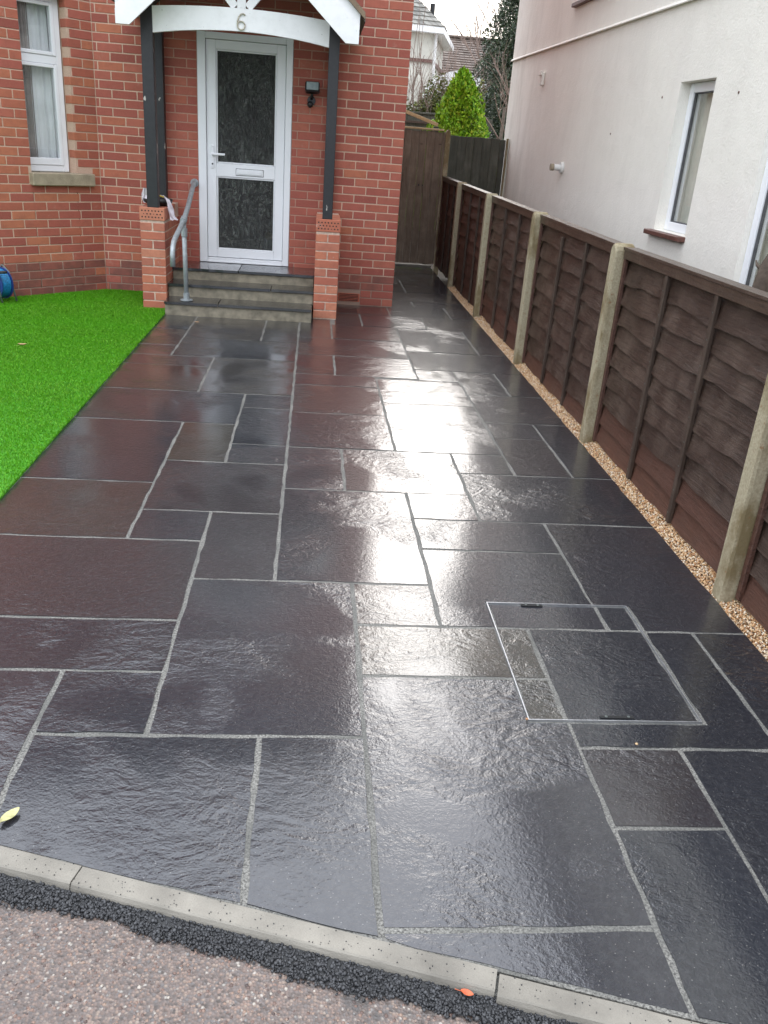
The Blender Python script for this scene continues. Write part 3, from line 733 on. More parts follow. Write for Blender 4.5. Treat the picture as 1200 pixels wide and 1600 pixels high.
# hallway behind the glass
bm = bmesh.new()
for q in ((-1.6, .2, 11.0, 11.1, .2, 2.8), (-1.65, -1.6, YD+.25, 11.1, .2, 2.8), (.2, .25, YD+.25, 11.1, .2, 2.8), (-1.65, .25, YD+.05, 11.1, 2.75, 2.8), (-1.65, .25, YD+.25, 11.1, .2, .32)): box(bm, *q)
bmesh.ops.recalc_face_normals(bm, faces=bm.faces); put('hallway', fin(bm, 'hall_dark'), house)
toy = thing('toy', 'blurred yellow and pale blue toy behind the lower door glass', 'toy', (-.47, YD+.06, .38))
bm = bmesh.new(); bmesh.ops.create_icosphere(bm, subdivisions=2, radius=.045); bmesh.ops.translate(bm, verts=bm.verts, vec=(-.470, YD+.036, .61)); put('head', fin(bm, 'yellow', True), toy)
bm = bmesh.new(); bmesh.ops.create_cone(bm, cap_ends=True, segments=14, radius1=.065, radius2=.035, depth=.13); bmesh.ops.translate(bm, verts=bm.verts, vec=(-.482, YD+.052, .52)); put('body', fin(bm, 'pale_blue', True), toy)
# ---- bay window
BMt = bayM()
def bb(name, mat, s0, s1, y0, y1, z0, z1, parent, bev=.003):     # s measured from inner corner
    bm = bmesh.new(); box(bm, BL-s1, BL-s0, y0, y1, z0, z1, bev, BMt); bmesh.ops.recalc_face_normals(bm, faces=bm.faces); return put(name, fin(bm, mat), parent)
win = put('window', fin(bmesh.new(), 'upvc'), house)
bm = bmesh.new(); w0, w1 = BL-WS1-.045, BL-WS0-.002
for q in ((w0, w0+.05, WZ0+.002, WZ1-.002), (w1-.05, w1, WZ0+.002, WZ1-.002), (w0+.0505, w1-.0505, WZ0+.002, WZ0+.055), (w0+.0505, w1-.0505, WZ1-.055, WZ1-.002), (w0+.0505, w1-.0505, 1.955, 2.02)):
    box(bm, q[0], q[1], .105, .165, q[2], q[3], .004, BMt)
for (z0, z1, wb) in ((WZ0+.057, 1.953, .06), (2.022, WZ1-.057, .03)):
    for q in ((w0+.052, w0+.085, z0, z1), (w1-.085, w1-.052, z0, z1), (w0+.0855, w1-.0855, z0, z0+wb), (w0+.0855, w1-.0855, z1-.028, z1)): box(bm, q[0], q[1], .097, .15, q[2], q[3], .004, BMt)
bmesh.ops.recalc_face_normals(bm, faces=bm.faces); put('window_frame', fin(bm, 'upvc'), win)
for (z0, z1) in ((WZ0+.117, 1.925), (2.052, WZ1-.085)): bb('pane', 'glass', WS0+.087, WS1-.040, .118, .122, z0, z1, win, 0)
sill = bb('sill', 'stone_sill', .085, .70, -.055, .12, .965, WZ0-.002, win, .008)
bb('room', 'room_pale', WS0-.3, WS1+.3, .9, .95, .5, 2.9, win, 0)
cur = thing('net_curtain', 'gathered grey-white net curtain behind the narrow bay window panes', 'curtain', tuple(BC+P45*.46+Vector((0, 0, 1.1))))
def curtain(name, mat, s0, s1, yoff, amp, per, parent):
    bm = bmesh.new(); rows = []
    K = 70
    for i in range(K+1):
        s_ = s0+(s1-s0)*i/K; y = yoff+amp*math.sin(2*math.pi*s_/per+.8*math.sin(s_*31))+amp*.4*math.sin(2*math.pi*s_/per*2.3)
        rows.append([bm.verts.new(BMt @ Vector((BL-s_, y+(.006*math.sin(z*3+s_*20)), z))) for z in np.linspace(WZ0-.02, WZ1+.02, 8)])
    for A, B in zip(rows, rows[1:]):
        for j in range(7): bm.faces.new((A[j], A[j+1], B[j+1], B[j]))
    put(name, fin(bm, mat, True), parent)
curtain('net', 'net', WS0-.03, WS1+.06, .21, .020, .085, cur)
curtain('drape', 'curtain_brown', .50, .60, .185, .012, .05, cur)

# ================================================================== PORCH
porch = thing('porch', 'gabled timber porch with white bargeboards, black posts and low brick piers round the front door', 'porch', (-.67, 8.3, 0))
def pier(x0, x1):
    yf = 7.93
    p_ = boxo('pier', 'pier_mortar', x0+.004, x1-.004, yf+.004, WY-.001, -.1, .868, porch, 0)
    k = 0; z = .004
    while k < 10:
        segs = []          # (x, y, ln, rot) bricks seen on front and along both sides
        if k % 2 == 0:
            put('brick', brick_mesh(x1-x0, 'pillar_brick', random.randint(0, 3), .1025), p_, (x0, yf+random.uniform(-.001, .001), z))
            ys_ = yf+.1125
        else:
            for xx_ in (x0, x0+.1125): put('brick', brick_mesh(x1-x0-.1125, 'pillar_brick', random.randint(4, 7), .215), p_, (xx_, yf+random.uniform(-.001, .001), z))
            ys_ = yf+.225
        while ys_ < WY-.03:
            ln = min(.215, WY-.002-ys_)
            m_ = brick_mesh(ln, 'pillar_brick', random.randint(0, 3), .1)
            put('brick', m_, p_, (x1+random.uniform(-.001, .001), ys_, z), (0, 0, R(90)))
            put('brick', m_, p_, (x0+random.uniform(-.001, .001), ys_+ln, z), (0, 0, R(-90)))
            ys_ += .225
        k += 1; z += ROW
    # brick on edge, with holes facing the front
    for j in range(8 if True else 0):
        y0 = yf-.003+j*.0755
        if y0+.067 > WY: break
        boxo('capping_brick', 'pillar_brick', x0-.002, x1+.002, y0, y0+.067, .766, .872, p_, .004)
    for r_i in range(3):
        for q in range(7 if r_i % 2 == 0 else 6):
            hx = x0+.022+q*.0285+(.014 if r_i % 2 else 0)
            if hx > x1-.012: continue
            cylo('hole', 'dark_joint', (hx, yf-.0035, .793+r_i*.026), (0, 1, 0), .0065 if random.random() < .8 else .004, .002, p_, 10)
pier(-1.543, -1.331); pier(-.008, .207)
boxo('post', 'black_paint', -1.478, -1.382, 7.945, 8.035, .8725, 2.42, porch, .004)
boxo('post', 'black_paint', .044, .132, 7.945, 8.035, .8725, 2.42, porch, .004)
boxo('post', 'black_paint', -1.505, -1.425, 8.655, 8.745, .8725, 2.42, porch, .004)
boxo('post', 'black_paint', .06, .14, 8.655, 8.745, .8725, 2.42, porch, .004)
# arched tie beam
bm = bmesh.new(); pts = []
bx0, bx1 = -1.381, .043
K = 16
for i in range(K+1): x = bx0+(bx1-bx0)*i/K; u_ = 2*i/K-1; pts.append((x, 2.215+.062*(1-u_*u_)))
for i in range(K+1): x = bx1+(bx0-bx1)*i/K; u_ = 2*i/K-1; pts.append((x, 2.405+.035*(1-u_*u_)))
prism(bm, pts, 7.95, 7.995); bmesh.ops.recalc_face_normals(bm, faces=bm.faces); put('tie_beam', fin(bm, 'white_paint'), porch)
XC = -.672; PT = math.tan(R(42))
boxo('king_post', 'white_paint', XC-.035, XC+.035, 7.955, 7.99, 2.4415, 3.10, porch, .003)
for s_ in (-1, 1):
    bm = bmesh.new(); box(bm, -.032, .032, 7.958, 7.987, .03, .62, .003, Matrix.Translation((XC+s_*.03, 0, 2.425)) @ Matrix.Rotation(s_*R(42), 4, 'Y'))
    bmesh.ops.recalc_face_normals(bm, faces=bm.faces); put('brace', fin(bm, 'white_paint'), porch)
YB = 7.70
def barge(name, mat, lo, hi, y0, y1, xe):
    """board between parallel slopes; lo/hi = vertical offsets above the bargeboard's lower edge"""
    for s_ in (-1, 1):
        base = 2.235+(.173-XC)*PT       # apex height of lower edge
        xo = (xe)-XC
        def z_at(d, off): return base+off-d*PT
        pts = [(0, z_at(0, lo)), (0, z_at(0, hi)), (xo, z_at(xo, hi))]
        zl = z_at(xo, lo)
        zcut = 2.235+lo*.55
        if zl < zcut: pts += [(xo, zcut), ((base+lo-zcut)/PT, zcut)]
        else: pts += [(xo, zl)]
        bm = bmesh.new(); prism(bm, [(XC+s_*u, v) for u, v in pts], y0, y1); bmesh.ops.recalc_face_normals(bm, faces=bm.faces); put(name, fin(bm, mat), porch)
barge('bargeboard', 'white_paint', 0, .195, YB, YB+.022, .277)
barge('fascia_board', 'white_paint', .188, .305, YB+.024, YB+.05, .279)
barge('verge', 'verge_timber', .307, .355, YB-.012, YB+.05, .318)
barge('roof_slope', 'tile_brown', .300, .345, YB+.052, WY-.002, .325)
barge('soffit_board', 'lead_grey', .24, .285, YB+.052, WY-.002, .25)
# side plates carrying the roof
for xa, xb in ((-1.478, -1.392), (.046, .13)): boxo('wall_plate', 'black_paint', xa, xb, 8.037, 8.652, 2.33, 2.42, porch, .003)
# numeral 6
num = thing('house_number', 'small twisted metal numeral 6 on the white porch beam', 'house number', (-.672, 7.945, 2.33))
pts = []
for k in range(25):
    t = k/24*2*math.pi*1.0; pts.append((-.673+.030*math.cos(math.pi/2+math.pi*.25+t), 7.941, 2.318+.030*math.sin(math.pi/2+math.pi*.25+t)))
st6 = [(-.640, 7.941, 2.392), (-.655, 7.941, 2.402), (-.674, 7.941, 2.398), (-.692, 7.941, 2.378), (-.702, 7.941, 2.350), (-.703, 7.941, 2.322)]
bm = bmesh.new(); tube(bm, pts[:-1], .0055, 8, True); tube(bm, st6, .0055, 8); bmesh.ops.recalc_face_normals(bm, faces=bm.faces)
put('numeral', fin(bm, 'chrome6', True), num)

# ================================================================== STEPS
steps = thing('entrance_steps', 'three shallow concrete steps topped with dark slate slabs below the front door', 'steps', (-.67, 7.95, 0))
tag_steps = [(-1.316, -.021, 7.72, 8.0, 0.0, .090, -.85), (-1.328, -.011, 8.0, 8.28, .118, .205, -.40), (-1.328, -.011, 8.28, 8.78, .233, .308, -.72)]
for i, (x0, x1, y0, y1, z0, z1, xj) in enumerate(tag_steps):
    bm = bmesh.new(); box(bm, x0, x1, y0, y1+.02, z0-.02, z1, .006)
    bmesh.ops.subdivide_edges(bm, edges=[e for e in bm.edges if e.calc_length() > .5], cuts=12)
    for v_ in bm.verts:
        if v_.co.y < y0+.01: v_.co.y += random.uniform(-.003, .003); v_.co.z += random.uniform(-.003, .003) if v_.co.z > z0+.03 else 0
    bmesh.ops.recalc_face_normals(bm, faces=bm.faces); put('riser', fin(bm, 'concrete_step'), steps)
    yb = y1-.002 if i < 2 else 8.748
    for (xa, xb) in ((x0-.004 if i == 0 else x0+.002, xj-.004), (xj+.004, x1-.001)):
        slab([(xa, y0-.018), (xb, y0-.018), (xb, yb), (xa, yb)], steps, 'wet_slate', 'tread', .0035, .026, z1+.0275, .0015)

# ================================================================== HANDRAIL
rail = thing('handrail', 'galvanised tube handrail on one post, leading up the entrance steps', 'handrail', (-1.14, 7.76, .12))
path = [(-1.178, 8.735, 1.06), (-1.176, 8.70, 1.052), (-1.165, 8.45, .987), (-1.150, 8.1, .885), (-1.145, 7.8, .795), (-1.165, 7.48, .695), (-1.170, 7.40, .665), (-1.172, 7.345, .625), (-1.173, 7.325, .57), (-1.173, 7.322, .47)]
tubeo('top_rail', 'galvanised', path, .0215, rail, 14)
cylo('wall_flange', 'galvanised', (-1.175, 8.741, 1.055), (0, 1, 0), .038, .012, rail)
tubeo('post', 'galvanised', [(-1.135, 7.79, .128), (-1.14, 7.79, .45), (-1.146, 7.80, .77)], .0205, rail, 14)
cylo('base_collar', 'galvanised', (-1.135, 7.79, .155), (0, 0, 1), .028, .055, rail); cylo('base_flange', 'galvanised', (-1.135, 7.79, .124), (0, 0, 1), .055, .009, rail)
cylo('top_collar', 'galvanised', (-1.144, 7.797, .70), (0, 0, 1), .027, .07, rail)
cylo('rail_fitting', 'galvanised', (-1.147, 7.80, .798), (0.02, .9, .29), .029, .065, rail)

# ================================================================== small things at the house
fl = thing('security_light', 'small black security floodlight with sensor on the brickwork right of the door', 'wall light', (-.09, WY-.002, 1.9))
hm = Matrix.Translation((-.088, WY-.105, 1.945)) @ Matrix.Rotation(R(-18), 4, 'X')
bm = bmesh.new(); box(bm, -.066, .066, -.035, .045, -.044, .044, .012, hm); bmesh.ops.recalc_face_normals(bm, faces=bm.faces); put('lamp_head', fin(bm, 'black_plastic'), fl)
bm = bmesh.new(); box(bm, -.054, .054, -.040, -.0352, -.034, .034, .003, hm); bmesh.ops.recalc_face_normals(bm, faces=bm.faces); put('lens', fin(bm, 'lamp_lens'), fl)
tubeo('arm', 'black_plastic', [(-.088, WY-.07, 1.92), (-.092, WY-.05, 1.87), (-.095, WY-.004, 1.85)], .014, fl)
cylo('back_plate', 'black_plastic', (-.095, WY-.011, 1.84), (0, 1, 0), .038, .018, fl)
bm = bmesh.new(); bmesh.ops.create_uvsphere(bm, u_segments=14, v_segments=8, radius=.028); bmesh.ops.translate(bm, verts=bm.verts, vec=(-.105, WY-.06, 1.805)); put('sensor', fin(bm, 'black_plastic', True), fl)

bowl = thing('plastic_bowl', 'black plastic hanging basket bowl with plastic wrap behind the left porch post', 'bowl', (-1.43, 8.2, .88))
bm = bmesh.new(); prf = [(.0, .874), (.09, .875), (.118, .905), (.128, .93), (.133, .93), (.125, .90), (.095, .8815), (0, .880)]
seg = 28; rings = []
for r_, z in prf: rings.append([bm.verts.new((-1.43+max(r_, .001)*math.cos(2*math.pi*j/seg), 8.20+max(r_, .001)*math.sin(2*math.pi*j/seg), z)) for j in range(seg)])
for A, B in zip(rings, rings[1:]):
    for j in range(seg): bm.faces.new((A[j], A[(j+1) % seg], B[(j+1) % seg], B[j]))
bmesh.ops.recalc_face_normals(bm, faces=bm.faces); put('dish', fin(bm, 'black_plastic', True), bowl)
def crumple(name, mat, path, wid, parent):
    bm = bmesh.new(); rows = []
    for i, p_ in enumerate(path):
        wv = wid*(.6+.8*random.random()); rows.append([bm.verts.new(Vector(p_)+Vector((wv*(q/4-.5)+random.uniform(-.006, .006), random.uniform(-.008, .008), random.uniform(-.01, .012)))) for q in range(5)])
    for A, B in zip(rows, rows[1:]):
        for j in range(4): bm.faces.new((A[j], A[j+1], B[j+1], B[j]))
    put(name, fin(bm, mat), parent)
crumple('plastic_wrap', 'plastic_film', [(-1.41, 8.12, .955), (-1.37, 8.10, .965), (-1.33, 8.09, .945), (-1.305, 8.08, .90), (-1.295, 8.08, .85), (-1.285, 8.075, .80), (-1.265, 8.07, .765)], .05, bowl)
crumple('plastic_wrap', 'plastic_film', [(-1.54, 8.14, .90), (-1.535, 8.14, .96), (-1.53, 8.13, 1.01)], .04, bowl)
crumple('yellow_label', 'yellow', [(-1.41, 8.10, .95), (-1.385, 8.09, .965), (-1.36, 8.09, .955)], .03, bowl)

reel = thing('cable_reel', 'blue drum of light blue cable on a grey stand by the bay wall', 'cable reel', (-2.78, 7.75, .03))
rc = Vector((-2.765, 7.80, .168)); ax = Vector((.52, .85, 0)).normalized()
def ring(name, mat, r0, r1, off, h, seg=30):
    bm = bmesh.new(); cyl(bm, rc+ax*off, ax, r1, h, seg); bmesh.ops.recalc_face_normals(bm, faces=bm.faces); put(name, fin(bm, mat), reel)
ring('drum_side', 'blue_plastic', 0, .135, -.055, .008); ring('drum_side', 'blue_plastic', 0, .135, .055, .008)
bm = bmesh.new()
for k in range(7):
    for lyr in range(2):
        c = rc+ax*(-.042+.014*k); u1 = ax.cross(Vector((0, 0, 1))).normalized(); u2 = Vector((0, 0, 1))
        tube(bm, [c+(.105+.011*lyr)*(math.cos(q)*u1+math.sin(q)*u2) for q in np.linspace(0, 2*math.pi, 25)[:-1]], .0075, 6, True)
bmesh.ops.recalc_face_normals(bm, faces=bm.faces); put('cable', fin(bm, 'blue_cable', True), reel)
ring('hub', 'black_plastic', 0, .035, -.062, .012)
for q in range(5):
    an = q*2*math.pi/5+.4; u1 = ax.cross(Vector((0, 0, 1))).normalized(); c = rc-ax*.0605+(.085*(math.cos(an)*u1+math.sin(an)*Vector((0, 0, 1))))
    cylo('drum_slot', 'tyre_dark', c, ax, .014, .004, reel, 12)
u1 = ax.cross(Vector((0, 0, 1))).normalized()*1
if u1.x < 0: u1 = -u1
for off in (-.075, .075):
    o_ = rc+ax*off
    tubeo('stand', 'steel_grey', [o_+u1*.135+Vector((0, 0, -.142)), o_+u1*.10+Vector((0, 0, -.02)), o_+u1*.07+Vector((0, 0, .10)), o_+Vector((0, 0, .15)), o_-u1*.07+Vector((0, 0, .10)), o_-u1*.135+Vector((0, 0, -.142))], .0085, reel, 8)
tubeo('handle', 'black_plastic', [rc-ax*.075+u1*.06+Vector((0, 0, .105)), rc-ax*.03+u1*.17+Vector((0, 0, .118))], .013, reel)

# ================================================================== FENCE
fence = thing('garden_fence', 'low dark brown overlap panel fence with concrete posts along the gravel strip', 'fence', (1.70, 6, 0))
POSTS = [.95, 2.79, 4.66, 6.56, 8.52, 10.40, 12.08]
def ftop(y): return 1.10+.0105*(min(y, 12)-4.7) if y > 4.7 else 1.10
def slat(ln, hgt, mat, var):
    key = ('slat', round(ln, 2), mat, var)
    if key not in BM:
        bm = bmesh.new(); K = 26; rr = random.Random(var*13+int(ln*100)); ph = [rr.uniform(0, 6.28) for _ in range(4)]
        rows = []
        for i in range(K+1):
            s_ = ln*i/K; wv = .006*math.sin(s_*4.5+ph[0])+.005*math.sin(s_*12+ph[1])+.003*math.sin(s_*27+ph[2])
            bow = .004*math.sin(s_*4+ph[3])+rr.uniform(-.0012, .0012)
            lo = -.012+wv; hi = hgt+.02
            rows.append([bm.verts.new(p_) for p_ in ((-.017+bow, s_, lo), (-.006+bow, s_, lo-.002), (.016, s_, hi), (.009+bow*.3, s_, hi))])
        for A, B in zip(rows, rows[1:]):
            for j in range(4): bm.faces.new((A[j], A[(j+1) % 4], B[(j+1) % 4], B[j]))
        bm.faces.new(rows[0]); bm.faces.new(rows[-1][::-1]); bmesh.ops.recalc_face_normals(bm, faces=bm.faces); BM[key] = fin(bm, mat)
    return BM[key]
XF = 1.678
def fprof(bm, x0, x1, ya, yb, da, db):
    """beam following the falling fence top: da/db = offsets below the top line"""
    vs = []
    for y in (ya, yb):
        t0 = ftop(y); vs.append([bm.verts.new(p_) for p_ in ((x0, y, t0-da), (x1, y, t0-da), (x1, y, t0-db), (x0, y, t0-db))])
    A, B = vs
    for j in range(4): bm.faces.new((A[j], A[(j+1) % 4], B[(j+1) % 4], B[j]))
    bm.faces.new(A); bm.faces.new(B[::-1]); bmesh.ops.recalc_face_normals(bm, faces=bm.faces)
for pi in range(len(POSTS)-1):
    ya, yb = POSTS[pi]+.043, POSTS[pi+1]-.043
    if pi == len(POSTS)-2: yb = 12.06
    pan = put('fence_panel', fin(bmesh.new(), 'fence_wood'), fence)
    zb = .03; ln = yb-ya; ns = 9; step = (ftop((ya+yb)/2)-.05-zb)/ns
    slope = (ftop(yb)-ftop(ya))/ln
    for k in range(ns):
        mat = 'fence_wood_red' if (k == 0 or (k == 1 and pi in (1, 3)) or pi >= 4) else 'fence_wood'
        o = put('slat', slat(ln, step, mat, (k*5+pi*7) % 17), pan, (XF+random.uniform(-.0015, .0015), ya, zb+k*step), (slope*(k+1)/ns, random.uniform(-.012, .012), 0))
    bm = bmesh.new(); fprof(bm, XF-.034, XF-.0125, ya+.002, yb-.002, .008, .052); put('top_rail', fin(bm, 'rail_wood'), pan)
    bm = bmesh.new(); fprof(bm, XF-.038, XF+.036, ya-.008, yb+.008, -.006, .0065); put('capping', fin(bm, 'rail_wood'), pan)
    bm = bmesh.new(); fprof(bm, XF+.017, XF+.036, ya+.002, yb-.002, .008, .052); put('back_rail', fin(bm, 'rail_wood'), pan)
    yl = [ya+.016, ya+ln*.345, ya+ln*.655, yb-.016]
    for j, yy in enumerate(yl):
        wd_ = .013 if j in (0, 3) else .016; tz = ftop(yy)-.053
        if pi == 2 and j == 2: tz -= .03
        mat = 'batten_wood' if j not in (0, 3) else 'fence_wood_red'
        boxo('batten', mat, XF-.032, XF-.0115, yy-wd_, yy+wd_, .02, tz, pan, .003)
        if j in (1, 2) and pi < 4:
            nb = bmesh.new()
            for k in range(ns): cyl(nb, (XF-.0325, yy+random.uniform(-.005, .005), zb+(k+.35)*step), (1, 0, 0), .0032, .002, 6)
            bmesh.ops.recalc_face_normals(nb, faces=nb.faces); put('nail_heads', fin(nb, 'steel_grey'), pan)
for k, yp in enumerate(POSTS[:-1]):
    bm = bmesh.new(); zt = ftop(yp)+.020
    # tapering, slightly rounded top
    prf = [(-.038, -.1), (-.038, zt-.035), (-.032, zt-.014), (-.018, zt-.002), (0, zt+.002), (.018, zt-.002), (.032, zt-.014), (.038, zt-.035), (.038, -.1)]
    x0, x1 = XF-.082, XF+.03
    rows = []
    for x, ins in ((x0, .010), (x0+.012, 0), (x1-.012, 0), (x1, .010)):
        rows.append([bm.verts.new((x, yp+u*(1-ins*10), z-(ins*1.2 if z > 0 else 0))) for u, z in prf])
    for A, B in zip(rows, rows[1:]):
        for j in range(len(prf)-1): bm.faces.new((A[j], A[j+1], B[j+1], B[j]))
    bm.faces.new(rows[0]); bm.faces.new(rows[-1][::-1])
    geom = bm.verts[:]+bm.edges[:]+bm.faces[:]
    bmesh.ops.recalc_face_normals(bm, faces=bm.faces); put('concrete_post', fin(bm, 'post_concrete'), fence)

# ---- side gate and the boards beside it
YG = 12.12
gate = thing('side_gate', 'tall weathered brown board gate closing the passage beside the brick house', 'gate', (1.23, YG, 0))
x = .80; bi = 0
while x < 1.63:
    wd_ = random.uniform(.086, .112); x1 = min(x+wd_, 1.635)
    bm = bmesh.new(); yo = random.uniform(-.012, .004)
    box(bm, x+.0018, x1-.0018, YG+yo, YG+.022+yo, .035+random.uniform(-.004, .004), 1.715+random.uniform(-.006, .006), .003)
    bmesh.ops.recalc_face_normals(bm, faces=bm.faces); put('board', fin(bm, 'gate_wood'), gate, ); x = x1
for z in (.3, .95, 1.55): boxo('ledge', 'gate_wood', .81, 1.62, YG+.030, YG+.06, z, z+.09, gate)
boxo('capping', 'pale_timber', .80, 1.615, YG-.03, YG+.055, 1.728, 1.752, gate, .004)
cylo('bolt_head', 'black_plastic', (1.335, YG-.01, 1.05), (0, 1, 0), .010, .012, gate, 10); cylo('bolt_head', 'black_plastic', (1.385, YG-.01, 1.05), (0, 1, 0), .008, .012, gate, 10)
boxo('threshold_strip', 'kerb_concrete', .80, 1.60, YG-.03, YG+.04, -.004, .018, gate)
gp = thing('gate_post', 'round-topped concrete gate post between side gate and green boards', 'post', (1.67, YG, 0))
bm = bmesh.new(); prism(bm, [(1.638, -.1), (1.70, -.1), (1.70, 1.70), (1.69, 1.735), (1.669, 1.75), (1.648, 1.735), (1.638, 1.70)], YG-.05, YG+.05); bmesh.ops.recalc_face_normals(bm, faces=bm.faces); put('shaft', fin(bm, 'post_concrete'), gp)
bf = thing('board_fence', 'dark green-black close board fence with pale end post, below the golden conifer', 'fence', (2.1, YG+.1, 0))
x = 1.72
while x < 2.46:
    x1 = min(x+random.uniform(.10, .125), 2.465); yo = random.uniform(-.004, .004)
    boxo('board', 'board_dark', x+.001, x1-.001, YG+.08+yo, YG+.10+yo, .05, 1.685+random.uniform(-.005, .005), bf, .003); x = x1
boxo('end_post', 'post_concrete', 2.468, 2.492, YG+.02, YG+.075, -.1, 1.70, bf)
boxo('rail', 'board_dark', 1.72, 2.46, YG+.11, YG+.15, 1.5, 1.58, bf)

# ================================================================== WHITE HOUSE
WH0 = Vector((2.497, 12.5, 0)); wdv = Vector((.18, -5.53, 0)).normalized()      # along the wall, towards the street
whM = Matrix.Translation(WH0) @ Matrix.Rotation(math.atan2(wdv.y, wdv.x), 4, 'Z')  # local x along wall, local -y = towards driveway? (outside = +? )
# local +y is to the left of wdv (pointing +X, into the house)
wh = thing('rendered_house', 'white rendered house with slim white windows rising behind the fence', 'house', (3.2, 8, 0))
def wb(name, mat, s0, s1, y0, y1, z0, z1, parent, bev=0):
    bm = bmesh.new(); box(bm, s0, s1, y0, y1, z0, z1, bev, whM); bmesh.ops.recalc_face_normals(bm, faces=bm.faces); return put(name, fin(bm, mat), parent)
WL = 11.5; OP = [(5.56, 6.14, 1.05, 2.10), (6.98, 8.7, .45, 2.10), (2.60, 3.7, 2.985, 4.1)]
bm = bmesh.new()
def wallgrid(bm, x0, x1, z0, z1, y0, y1, ops):
    xs_ = sorted({x0, x1, *[o[0] for o in ops], *[o[1] for o in ops]}); zs_ = sorted({z0, z1, *[o[2] for o in ops], *[o[3] for o in ops]})
    def hole(xa, xb, za, zb): return any(o[0] <= xa+1e-5 and xb <= o[1]+1e-5 and o[2] <= za+1e-5 and zb <= o[3]+1e-5 for o in ops)
    V2 = {}
    def gv(x, y, z):
        k = (round(x, 4), round(y, 4), round(z, 4))
        if k not in V2: V2[k] = bm.verts.new(k)
        return V2[k]
    I = len(xs_)-1; J = len(zs_)-1
    sol = [[not hole(xs_[i], xs_[i+1], zs_[j], zs_[j+1]) for j in range(J)] for i in range(I)]
    for i in range(I):
        for j in range(J):
            if not sol[i][j]: continue
            xa, xb, za, zb = xs_[i], xs_[i+1], zs_[j], zs_[j+1]
            bm.faces.new((gv(xa, y0, za), gv(xb, y0, za), gv(xb, y0, zb), gv(xa, y0, zb)))
            bm.faces.new((gv(xa, y1, za), gv(xa, y1, zb), gv(xb, y1, zb), gv(xb, y1, za)))
            for di, dj, e in ((-1, 0, ((xa, za), (xa, zb))), (1, 0, ((xb, zb), (xb, za))), (0, -1, ((xb, za), (xa, za))), (0, 1, ((xa, zb), (xb, zb)))):
                ii, jj = i+di, j+dj
                if not (0 <= ii < I and 0 <= jj < J) or not sol[ii][jj]:
                    (p0, q0), (p1, q1) = e; bm.faces.new((gv(p0, y0, q0), gv(p1, y0, q1), gv(p1, y1, q1), gv(p0, y1, q0)))
wallgrid(bm, 0, WL, -.2, 2.64, 0, .28, OP[:2])
bmesh.ops.transform(bm, matrix=whM, verts=bm.verts); bmesh.ops.recalc_face_normals(bm, faces=bm.faces); put('ground_floor_wall', fin(bm, 'render_white'), wh)
bm = bmesh.new(); wallgrid(bm, 0, WL, 2.665, 5.2, -.004, .28, OP[2:]); bmesh.ops.transform(bm, matrix=whM, verts=bm.verts); bmesh.ops.recalc_face_normals(bm, faces=bm.faces); put('first_floor_wall', fin(bm, 'render_white'), wh)
bm = bmesh.new(); prism(bm, [(.0, 2.667), (-.012, 2.662), (-.030, 2.640), (-.026, 2.632), (0, 2.640)], -.01, WL, 'X')
bmesh.ops.transform(bm, matrix=whM, verts=bm.verts); bmesh.ops.recalc_face_normals(bm, faces=bm.faces); put('drip_moulding', fin(bm, 'render_white'), wh)
bm = bmesh.new(); box(bm, 0, .28, .29, 7, -.2, 5.2, 0, whM); box(bm, WL-.28, WL, .29, 7, -.2, 5.2, 0, whM); box(bm, 0, WL, 7, 7.2, -.2, 5.2, 0, whM)
bmesh.ops.recalc_face_normals(bm, faces=bm.faces); put('end_wall', fin(bm, 'render_white'), wh)
bm = bmesh.new(); prism(bm, [(-.35, 5.12), (3.5, 7.6), (7.4, 5.12), (7.4, 5.22), (3.5, 7.72), (-.35, 5.22)], -.3, WL+.3, 'X'); bmesh.ops.transform(bm, matrix=whM, verts=bm.verts); bmesh.ops.recalc_face_normals(bm, faces=bm.faces); put('roof', fin(bm, 'tile_brown'), wh)
for (s0, s1, z0, z1), rec in zip(OP, (.08, .04, .07)):
    wn = put('window', fin(bmesh.new(), 'upvc'), wh)
    bm = bmesh.new(); t_ = .068
    for q in ((s0+.002, s0+t_, z0+.002, z1-.002), (s1-t_, s1-.002, z0+.002, z1-.002), (s0+t_+.0005, s1-t_-.0005, z0+.002, z0+t_), (s0+t_+.0005, s1-t_-.0005, z1-t_, z1-.002)): box(bm, q[0], q[1], rec, rec+.07, q[2], q[3], .005, whM)
    bmesh.ops.recalc_face_normals(bm, faces=bm.faces); put('window_frame', fin(bm, 'upvc'), wn)
    bm = bmesh.new(); u0 = t_+.001
    for q in ((s0+u0, s0+u0+.007, z0+u0, z1-u0), (s1-u0-.007, s1-u0, z0+u0, z1-u0), (s0+u0+.0075, s1-u0-.0075, z0+u0, z0+u0+.007), (s0+u0+.0075, s1-u0-.0075, z1-u0-.007, z1-u0)): box(bm, q[0], q[1], rec+.014, rec+.038, q[2], q[3], .002, whM)
    bmesh.ops.recalc_face_normals(bm, faces=bm.faces); put('seal', fin(bm, 'lead_grey'), wn)
    wb('pane', 'glass', s0+t_+.009, s1-t_-.009, rec+.03, rec+.034, z0+t_+.009, z1-t_-.009, wn)
    bm = bmesh.new()
    for q in ((s0+.001, s1-.001, rec+.115, rec+.125, z0+.001, z1-.001),): box(bm, *q, 0, whM)
    bmesh.ops.recalc_face_normals(bm, faces=bm.faces); put('pale_backing', fin(bm, 'room_pale'), wn)  # added pale panel close behind the pane, stands in for the lit room
wb('window_sill', 'sill_tile', 5.50, 6.16, -.06, .095, 1.010, 1.047, wh, .005)
wb('window_sill', 'sill_tile', 2.54, 3.76, -.05, .075, 2.945, 2.983, wh, .005)
